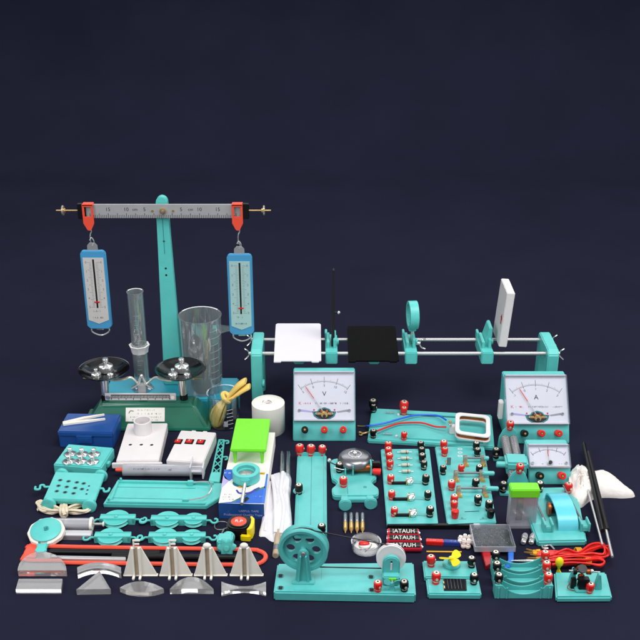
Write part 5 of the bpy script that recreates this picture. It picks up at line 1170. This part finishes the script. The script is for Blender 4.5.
# batteries
grp = 'three red batteries side by side'
for py, lb, x0, x1 in ((539.5, 'back', 387.5, 419.5), (546, 'middle', 387, 421), (553.5, 'front', 386.5, 422.5)):
    f = F((x0, py), (x1, py)); f.rz = -.02; w = f.w; r = .72
    t = thing('battery', 'red and black battery with white lettering, %s one of three lying side by side' % {'back': 'farthest', 'middle': 'the middle', 'front': 'nearest'}[lb], 'battery', f, grp)
    MX = T(0, r, r) @ R('Y', 90)
    b = MB(); b.lathe([(0, 0), (r-.1, 0), (r, .08), (r, w-.25), (r-.1, w-.15), (0, w-.15)], 'battery_red', MX, 32)
    def band(b, a0, a1, x0_, x1_, m, rr):
        t_ = bmesh.new(); n = 12
        row = [[t_.verts.new((x, r+rr*math.cos(a), r+rr*math.sin(a))) for x in (x0_, x1_)] for a in [a0+(a1-a0)*i/n for i in range(n+1)]]
        for A, B in zip(row, row[1:]): t_.faces.new((A[0], A[1], B[1], B[0]))
        b.add(t_, m)
    band(b, math.radians(55), math.radians(150), .35, w-.35, 'black', r+.008)
    ca = math.radians(118)
    fn = lambda q_: Vector((w/2-q_.x, r+(r+.03)*math.cos(ca-q_.y/r), r+(r+.03)*math.sin(ca-q_.y/r)))
    b.text('HUATAI', .95, 'paper', None, fn=fn, sx=1.02)
    fn = lambda q_: Vector((w/2-q_.x, r+(r+.02)*math.cos(ca+.95-q_.y/r), r+(r+.02)*math.sin(ca+.95-q_.y/r)))
    b.build('case', t)
    b = MB(); b.cyl((w-.16, r, r), (w+.1, r, r), .26, 'chrome', n=14, bev=.05); b.cyl((w-.22, r, r), (w-.12, r, r), r-.1, 'chrome', n=20); b.cyl((-.05, r, r), (.03, r, r), r-.12, 'chrome', n=20); b.build('contact', t)
f = F((430, 530)); a, c = f.g(387, 529.5), f.g(474, 530.5); b = MB()
b.box(a.x, c.x, a.y-.05, a.y+.65, 0, .8, 'black', .08, T(0, 0, 0)); b.cyl((c.x-.05, a.y+.3, .42), (c.x+1.0, a.y+.3, .42), .42, 'white', n=14, bev=.08); b.solo('black_bar', 'long flat black bar with a white end, along the front of the two component boards', 'bar', f)
f = F((426, 545.3), (460, 547)); w = f.w; t = thing('bar_magnet', 'bar magnet, half red and half blue, beside the batteries', 'magnet', f)
b = MB(); b.box(0, w*.51, 0, .85, 0, .75, 'red', .08); b.print_(.5, 1.6, .25, .6, 1, .76, 'paper'); b.build('red_half', t); b = MB(); b.box(w*.51, w, 0, .85, 0, .75, 'magnet_blue', .08); b.print_(w*.68, w*.9, .3, .6, 1, .76, 'paper'); b.build('blue_half', t)
f = F((444, 552)); a, c = f.g(426.5, 551.6, .12), f.g(461.5, 552, .12); b = MB(); b.cyl(a, c, .13, 'amber', n=10); b.solo('yellow_stick', 'thin yellow stick lying in front of the bar magnet', 'stick', f)
grp = 'small pale beads in a pile'
for i, (px, py, z) in enumerate(((460.5, 538.5, 0), (465, 537, 0), (469.5, 538, 0), (459.5, 542.5, 0), (464, 541.5, .55), (468.5, 542, .5), (472, 542.5, 0), (463.5, 546, 0), (468, 546.5, 0))):
    f = F((px, py)); v = P(px, py, .45+z); f.o = Vector((v.x, v.y, 0)); b = MB(); b.ball((0, 0, .45), .44, 'pearl', (1, 1, .95)); b.ring(.28, .18, .84, .9, 'chrome', n=12)
    b.solo('bead', 'small round pale bead in the pile between bar magnet and clear filings box', 'bead', f, grp, z=z)

# U magnet and filings box
f = F((498, 556)); mz = .85
t = thing('horseshoe_magnet', 'flat U shaped magnet with one red and one blue arm, under the clear filings box', 'magnet', f)
b = MB(); g = lambda x, y: f.g(x, y, mz)
b.prism([g(486, 566), g(492, 563.5), g(489.5, 546), g(495, 541), g(495, 536.5), g(484, 538), g(481, 548)], 0, mz, 'dark_red', .08); b.build('red_arm', t)
b = MB(); b.prism([g(514, 547), g(513.5, 560), g(509, 567), g(504, 567), g(508.5, 559), g(508, 546), g(503, 541.5), g(495.1, 541), g(495.1, 536.5), g(507, 538)], 0, mz, 'bright_blue', .08); b.build('blue_arm', t)
zb_ = mz+.03; f = F((474.5, 552), (515.5, 552), zb_); w = f.w; hb_ = .95; d = P(494, 531, zb_+hb_).y-P(494, 550, zb_+hb_).y+1.0
t = thing('filings_box', 'flat clear plastic box filled with grey iron filings, resting on the U shaped magnet', 'box', f, z=zb_)
b = MB(); wl = .14
b.box(0, w, 0, wl, 0, hb_, 'plastic_milky', .03); b.box(0, w, d-wl, d, 0, hb_, 'plastic_milky', .03); b.box(0, wl, wl, d-wl, 0, hb_, 'plastic_milky', .03); b.box(w-wl, w, wl, d-wl, 0, hb_, 'plastic_milky', .03); b.box(wl, w-wl, wl, d-wl, 0, .1, 'plastic_milky', 0); b.box(.02, w-.02, .02, d-.02, hb_+.01, hb_+.1, 'lid_clear', .03); b.box(.5, w-.5, .5, d-.5, hb_+.1, hb_+.16, 'lid_clear', .03); b.build('case', t)
b = MB(); b.pillow([(.4, .4), (w/2, .3), (w-.4, .4), (w-.3, d/2), (w-.4, d-.4), (w/2, d-.3), (.4, d-.4), (.3, d/2)], .5, 'filings', 8, .2, z0=.12, sub=4, power=.25)
rn = random.Random(2)
for i in range(140):
    x, y = rn.uniform(.5, w-.5), rn.uniform(.5, d-.5); a = rn.uniform(0, 3.1); b.cyl((x, y, .6), (x+.22*math.cos(a), y+.22*math.sin(a), .66+rn.uniform(0, .12)), .035, 'steel' if i % 3 == 0 else 'ink', n=4)
b.build('filings', t)

# ================================================================ FAN AND SOLAR BOARDS
h = 1.0; f = F((424.5, 577), (478.3, 577.5), h); w = f.w; d = P(450, 560, h).y-P(450, 577, h).y
t = thing('fan_board', 'small teal board with a yellow propeller, behind the solar panel board', 'fan board', f)
b = MB(); b.box(0, w, 0, d, 0, h, 'teal', .2); c = f.g(451.6, 565, h); b.cyl((c.x, c.y, h-.02), (c.x, c.y, h+.45), 1.3, 'teal', n=30, bev=.1); b.cyl((c.x, c.y, h+.4), (c.x, c.y, h+1.4), .55, 'teal', n=18, bev=.1); b.build('base', t)
terms(t, f, h, [(431.5, 560)], 'red', 1.05); terms(t, f, h, [(472, 560.8)], 'black', 1.05)
b = MB(); zf = h+1.75; c = f.g(452, 558.5, zf); b.cyl((c.x, c.y, zf-.45), (c.x, c.y, zf+.3), .4, 'yellow', n=14, bev=.1)
for k, (a, L) in enumerate(((175, 1.9), (285, 1.8), (45, 1.9))):
    b.prism(catmull([(.2, .25, 0), (L*.5, .75, 0), (L*.9, .7, 0), (L, .05, 0), (L*.8, -.45, 0), (.35, -.3, 0)], 4, True), -.06, .06, 'yellow', .02, T(c.x, c.y, zf) @ R('Z', a) @ R('X', 28))
b.build('propeller', t)
h = 1.0; f = F((428, 593.8), (481.8, 594.2), h); w = f.w; d = P(450, 578.5, h).y-P(450, 594, h).y
t = thing('solar_board', 'small teal board with a square black solar panel, at the front', 'solar board', f)
b = MB(); b.box(0, w, 0, d, 0, h, 'teal', .2); b.build('base', t)
terms(t, f, h, [(436, 577)], 'red', 1.05); terms(t, f, h, [(474, 577.5)], 'black', 1.05)
c0, c1, c2_, c3 = f.g(444, 591, h), f.g(466.8, 591, h), f.g(466, 579.8, h), f.g(443.4, 579.3, h)
b = MB(); b.prism([c0, c1, c2_, c3], h-.02, h+.2, 'black_matt', .05); b.prism([c0+Vector((.2, .2, 0)), c1+Vector((-.2, .2, 0)), c2_+Vector((-.2, -.2, 0)), c3+Vector((.2, -.2, 0))], h+.15, h+.24, 'solar', .02)
for k in range(1, 6): u = c0.x+.2+(c1.x-c0.x-.4)*k/6; b.box(u-.015, u+.015, c0.y+.25, c3.y-.25, h+.22, h+.25, 'dull_steel', 0)
b.box(c0.x+.05, c0.x+.18, c0.y+.3, c0.y+.9, h+.18, h+.26, 'brass', .02); b.box(c0.x+.05, c0.x+.18, c0.y+1.4, c0.y+1.9, h+.18, h+.26, 'brass', .02); b.build('solar_panel', t)

# ================================================================ BATTERY HOLDERS
grp = 'nested teal battery holders'
for i, (pyb, dxl, lb, tl, tr) in enumerate(((598.5, 0, 'nearest of three nested ones', (498.5, 578.5), (547.5, 581.5)), (586.5, -1, 'middle of three nested ones', (497.2, 570.8), (546, 572)), (575.5, -2.5, 'farthest of three nested ones', (495.3, 563), (544.5, 564)))):
    f = F((494.5+dxl*1.2, pyb), (552+dxl, pyb)); w = f.w; H = 2.3
    t = thing('battery_holder', 'teal dip-walled holder with black and red terminals, ' + lb, 'battery holder', f, grp)
    b = MB(); dd = 1.75
    for y, k in ((0, .0), (dd-.2, .15)):
        n = 20; top = [(1.0+(w-2.0)*j/n, H-.1-(1.45-k)*math.sin(math.pi*j/n)**.8) for j in range(n+1)]
        b.prism([(0, 0), (w, 0), (w, H), (w-1.0, H)]+[(x, z) for x, z in top[::-1]][1:-1]+[(1.0, H), (0, H)], -.2, 0, 'teal', .04, T(0, y, 0) @ R('X', 90), ang=50)
    b.box(0, w, .2, dd-.2, 0, .3, 'teal', .03); b.box(0, .9, .19, dd-.19, 0, H-.1, 'teal', .1); b.box(w-.9, w, .19, dd-.19, 0, H-.1, 'teal', .1)
    for x in (.5, 1.7, w-1.7, w-.5): b.box(x-.14, x+.14, -.14, .02, .05, H-.3, 'teal', .05)
    b.build('body', t)
    terminal(t, (f.u(tl[0], tl[1], .9).x, .9, H-.35), 'black', .95); terminal(t, (f.u(tr[0], tr[1], .9).x, .9, H-.35), 'red', .95)

# ================================================================ MOTOR MODEL
h = 1.0; f = F((556, 597.3), (612.5, 597), h); w = f.w; q = lambda x, y: f.g(x, y, h); a, c = q(554, 571.5), q(606, 571.5)
t = thing('motor_model', 'small teal board with an open motor between posts, at front right', 'motor', f)
b = MB(); b.prism([(0, 0), (w, 0), (c.x, c.y), (a.x, a.y)], 0, h, 'teal', .25); b.build('base', t)
for px, py in ((597.5, 588), (572, 583)):
    v = q(px, py); b = MB(); b.prism([(-.55, h-.02), (.55, h-.02), (.35, h+1.4), (.14, h+2.6), (-.14, h+2.6), (-.35, h+1.4)], -.4, .4, 'teal', .08, T(v.x, v.y, 0) @ R('Z', 0) @ R('X', 90)); b.build('bearing_post', t)
v = q(582, 588); za = h+2.2
b = MB(); b.box(v.x-.75, v.x+.75, v.y-.9, v.y+.1, h-.02, h+2.1, 'black', .1); b.box(v.x-1.7, v.x-.95, v.y-.2, v.y+.5, h-.02, h+1.6, 'black', .08); b.build('magnet_block', t)
b = MB(); b.box(v.x-1.2, v.x+1.3, v.y-1.1, v.y+.8, h-.03, h+.4, 'teal', .1); b.box(v.x+.8, v.x+1.1, v.y-.9, v.y+.3, h, h+1.2, 'teal', .06); b.build('bracket', t)
b = MB(); b.cyl((v.x-1.9, v.y+.9, za+.2), (v.x+2.6, v.y+.9, za-.1), .12, 'steel', n=10)
for k in range(3):
    an = k*2*math.pi/3; cx_, cz_ = .85*math.cos(an), .85*math.sin(an)
    b.cyl((v.x-.15, v.y+.9+cx_*.4, za+cz_*.4), (v.x-.15, v.y+.9+cx_*1.2, za+cz_*1.2), .5, 'copper', n=16, bev=.1); b.cyl((v.x-.15, v.y+.9+cx_*1.15, za+cz_*1.15), (v.x-.15, v.y+.9+cx_*1.35, za+cz_*1.35), .68, 'black', n=16, bev=.05)
b.cyl((v.x+.6, v.y+.9, za), (v.x+1.3, v.y+.9, za-.05), .42, 'copper', n=16, bev=.06); b.cyl((v.x-1.3, v.y+.9, za+.1), (v.x-.8, v.y+.9, za+.1), .5, 'black', n=16, bev=.06); b.ball((v.x+1.3, v.y+.5, za+.4), .3, 'chrome'); b.build('armature', t)
terms(t, f, h, [(589.8, 586.5)], 'red', 1.0)
b = MB(); u = q(567, 590); b.tube([(v.x-1.4, v.y+.2, h+1.4), (u.x, u.y, h+.4), (u.x+1, u.y-.3, h+.1)], .06, 'copper', 6); b.build('wire', t)

# yellow balloon
f = F((559, 574)); f.o = Vector((P(559, 575, 1.0).x, P(559, 575, 1.0).y, 0)); f.o = Vector((U(558.5, 570, P(0, 571.5, 1).y+.6).x, P(0, 571.5, 1).y+.6, 0))
b = MB(); b.ball((0, 0, 2.2), .62, 'yellow', (1, .8, 1.35)); b.lathe([(.42, 1.65), (.2, 1.2), (.16, .9), (.3, .55), (0, .5)], 'yellow', n=14); b.tube([(0, 0, .9), (.25, -.2, .5), (.5, -.5, .05), (.7, -.9, .08)], .14, 'yellow', 8); b.tube([(0, 0, .9), (-.2, -.1, .5), (-.1, -.3, .1)], .13, 'yellow', 8)
b.solo('yellow_balloon', 'small yellow rubber balloon with a thin tail at the back edge of the motor board', 'balloon', f, z=1.0-.95+.0)

# red leads
f = F((565, 556)); t = thing('red_leads', 'bundle of looped red leads tied with yellow bands, with gold clips at the left end', 'cable bundle', f)
b = MB(); g = lambda x, y, z=.3: f.g(x, y, z); rn = random.Random(11)
for i in range(13):
    o1, o2 = rn.uniform(-4.2, 4.2), rn.uniform(-3.6, 3.6); z = .16+.24*(i % 6)
    if i < 8: pts = [g(537, 551.5+i*.7, z), g(552, 551+i*.8, z), g(566, 552.5+o1, z+.2), g(578.5, 553+o2*.6, z+.45), g(590, 548+o1, z+.4), g(601+o2, 545.5+o1*.6, z+.3), g(608+o1, 550+o2, z), g(604+o2, 556+o1*.5, z), g(592, 556.5+o1, z), g(580, 555+o2*.5, z+.3), g(566, 556.5+o1*.4, z), g(550, 558.5+o2*.5, z), g(542, 559+o1*.4, z)]
    else: pts = [g(540, 561+o1*.4, z), g(556, 560.5+o1*.4, z), g(572, 559.5, z), g(587, 560.5+o2*.3, z+.3), g(598, 558.8+o1*.4, z), g(604.5, 561.5, z), g(600, 565.5+o1*.3, z), g(588, 563.5, z+.3), g(570, 563.5+o2*.3, z), g(552, 565+o1*.3, z)]
    b.tube(pts, .15, 'red_cable', 8, False, 5)
b.build('cables', t)
for px, py, r_ in ((578.5, 553.5, .85), (587.5, 561.5, .6)):
    v = g(px, py, .65); b = MB(); 
    for k in range(3): b.tube([(v.x-.35+k*.3+.15*math.cos(a*.7), v.y+r_*1.15*math.sin(a*.7), .7+(r_*.75)*math.cos(a*.7)) for a in range(9)], .15, 'amber', 6, True, 2)
    b.build('tie', t)
for i, (x0, y0_, x1, y1_) in enumerate(((537, 552.5, 526, 549), (538, 554, 524, 552), (541, 558.5, 527, 558), (542, 560, 528, 561.5), (543, 556, 530, 554.5), (540, 551, 529, 550.5), (541, 563.5, 531, 564.5), (542, 562, 526, 559.5))):
    p0, p1 = g(x0, y0_, .5), g(x1, y1_, .35+.15*(i % 2)); d_ = (p1-p0); n_ = Vector((-d_.y, d_.x, 0)).normalized()*.22
    b = MB(); b.cyl(p0, p0+d_*.35, .3, 'amber', .22, n=10)
    for s_ in (-1, 1): b.hexa([p0+d_*.3+n_*s_*.4+Vector((0, 0, -.15)), p0+d_*.3+n_*s_*.9+Vector((0, 0, -.15)), p0+d_*.3+n_*s_*.9+Vector((0, 0, .15)), p0+d_*.3+n_*s_*.4+Vector((0, 0, .15))][:4], [p1+n_*s_*.1+Vector((0, 0, -.08)), p1+n_*s_*.3+Vector((0, 0, -.08)), p1+n_*s_*.3+Vector((0, 0, .08)), p1+n_*s_*.1+Vector((0, 0, .08))], 'brass', .03)
    b.build('clip', t)
p0, p1 = g(541, 561.5, .5), g(511, 560.5, 1.2); b = MB(); b.cyl(p0, p0.lerp(p1, .45), .26, 'chrome', .3, n=12); b.cyl(p0.lerp(p1, .45), p1, .26, 'chrome', .05, n=12); b.build('probe', t, 'chrome pointed probe')
for i, (px, py, lb) in enumerate(((524, 538, 'left one of the two small chrome bulbs in front of the lime lidded case'), (532, 537.5, 'right one of the two small chrome bulbs in front of the lime lidded case'))):
    f = F((px, py)); a, c = f.g(px-1, 543.5, .5), f.g(px+1.5, 534, .5); M = along((a.x, a.y, .5), (c.x, c.y, .5)); L = (c-a).length
    t = thing('small_bulb', lb, 'bulb', f, 'two small chrome bulbs')
    b = MB(); b.lathe([(0, 0), (.3, .05), (.42, .2), (.42, L*.5), (.5, L*.52), (.5, L*.6), (0, L*.6)], 'chrome', M, 18); b.build('cap', t)
    b = MB(); b.lathe([(.46, L*.58), (.5, L*.75), (.4, L*.92), (0, L)], 'plastic_milky', M, 18); b.build('glass', t)
f = F((546, 545)); b = MB(); g = lambda x, y, z=.25: f.g(x, y, z); b.tube([g(538, 536), g(541, 542), g(545, 546), g(550, 545, .35), g(554.5, 549.5)], .14, 'steel', 8); b.tube([g(541.5, 543), g(543, 548), g(548, 548.5)], .16, 'chrome', 8); b.solo('wire_clip', 'bent silver wire clip in front of the arched cover board', 'clip', f)

# ================================================================ CAMERA AND LIGHTS
cd = bpy.data.cameras.new('camera'); cam = bpy.data.objects.new('camera', cd); COL.objects.link(cam); SC.camera = cam
cam.location = (0, 0, CAMH*S); cam.rotation_euler = (math.pi/2-PITCH, 0, 0); cd.sensor_width = 36; cd.sensor_fit = 'HORIZONTAL'; cd.lens = 36*FPX/640; cd.clip_start = .02; cd.clip_end = 50
W = bpy.data.worlds.new('World'); SC.world = W; W.use_nodes = True
W.node_tree.nodes['Background'].inputs[0].default_value = (.9, .95, 1, 1); W.node_tree.nodes['Background'].inputs[1].default_value = .42
def area(name, loc, tgt, sx, sy, e, col=(1, 1, 1)):
    l = bpy.data.lights.new(name, 'AREA'); l.shape = 'RECTANGLE'; l.size = sx; l.size_y = sy; l.energy = e; l.color = col
    o = bpy.data.objects.new(name, l); COL.objects.link(o); o.location = Vector(loc); o.rotation_euler = (Vector(tgt)-Vector(loc)).to_track_quat('-Z', 'Y').to_euler(); return o
area('key_light', (.5, .9, 2.5), (0, 1.6, 0), 1.6, 1.2, 46, (1, .985, .96))
area('back_softbox', (0, 3.45, 1.75), (0, 1.5, 0), 3.2, .9, 24, (.97, .99, 1))
area('fill_light', (-1.7, -.1, 1.7), (-.1, 1.6, .1), 1.2, 1.2, 26, (.97, .98, 1))
area('side_light', (1.9, 1.0, 1.5), (.1, 1.6, .1), .8, 1.2, 16, (1, 1, 1))
SC.view_settings.view_transform = 'Standard'; SC.view_settings.look = 'None'; SC.view_settings.exposure = 0; SC.view_settings.gamma = 1
SC.render.resolution_x = SC.render.resolution_y = 1024
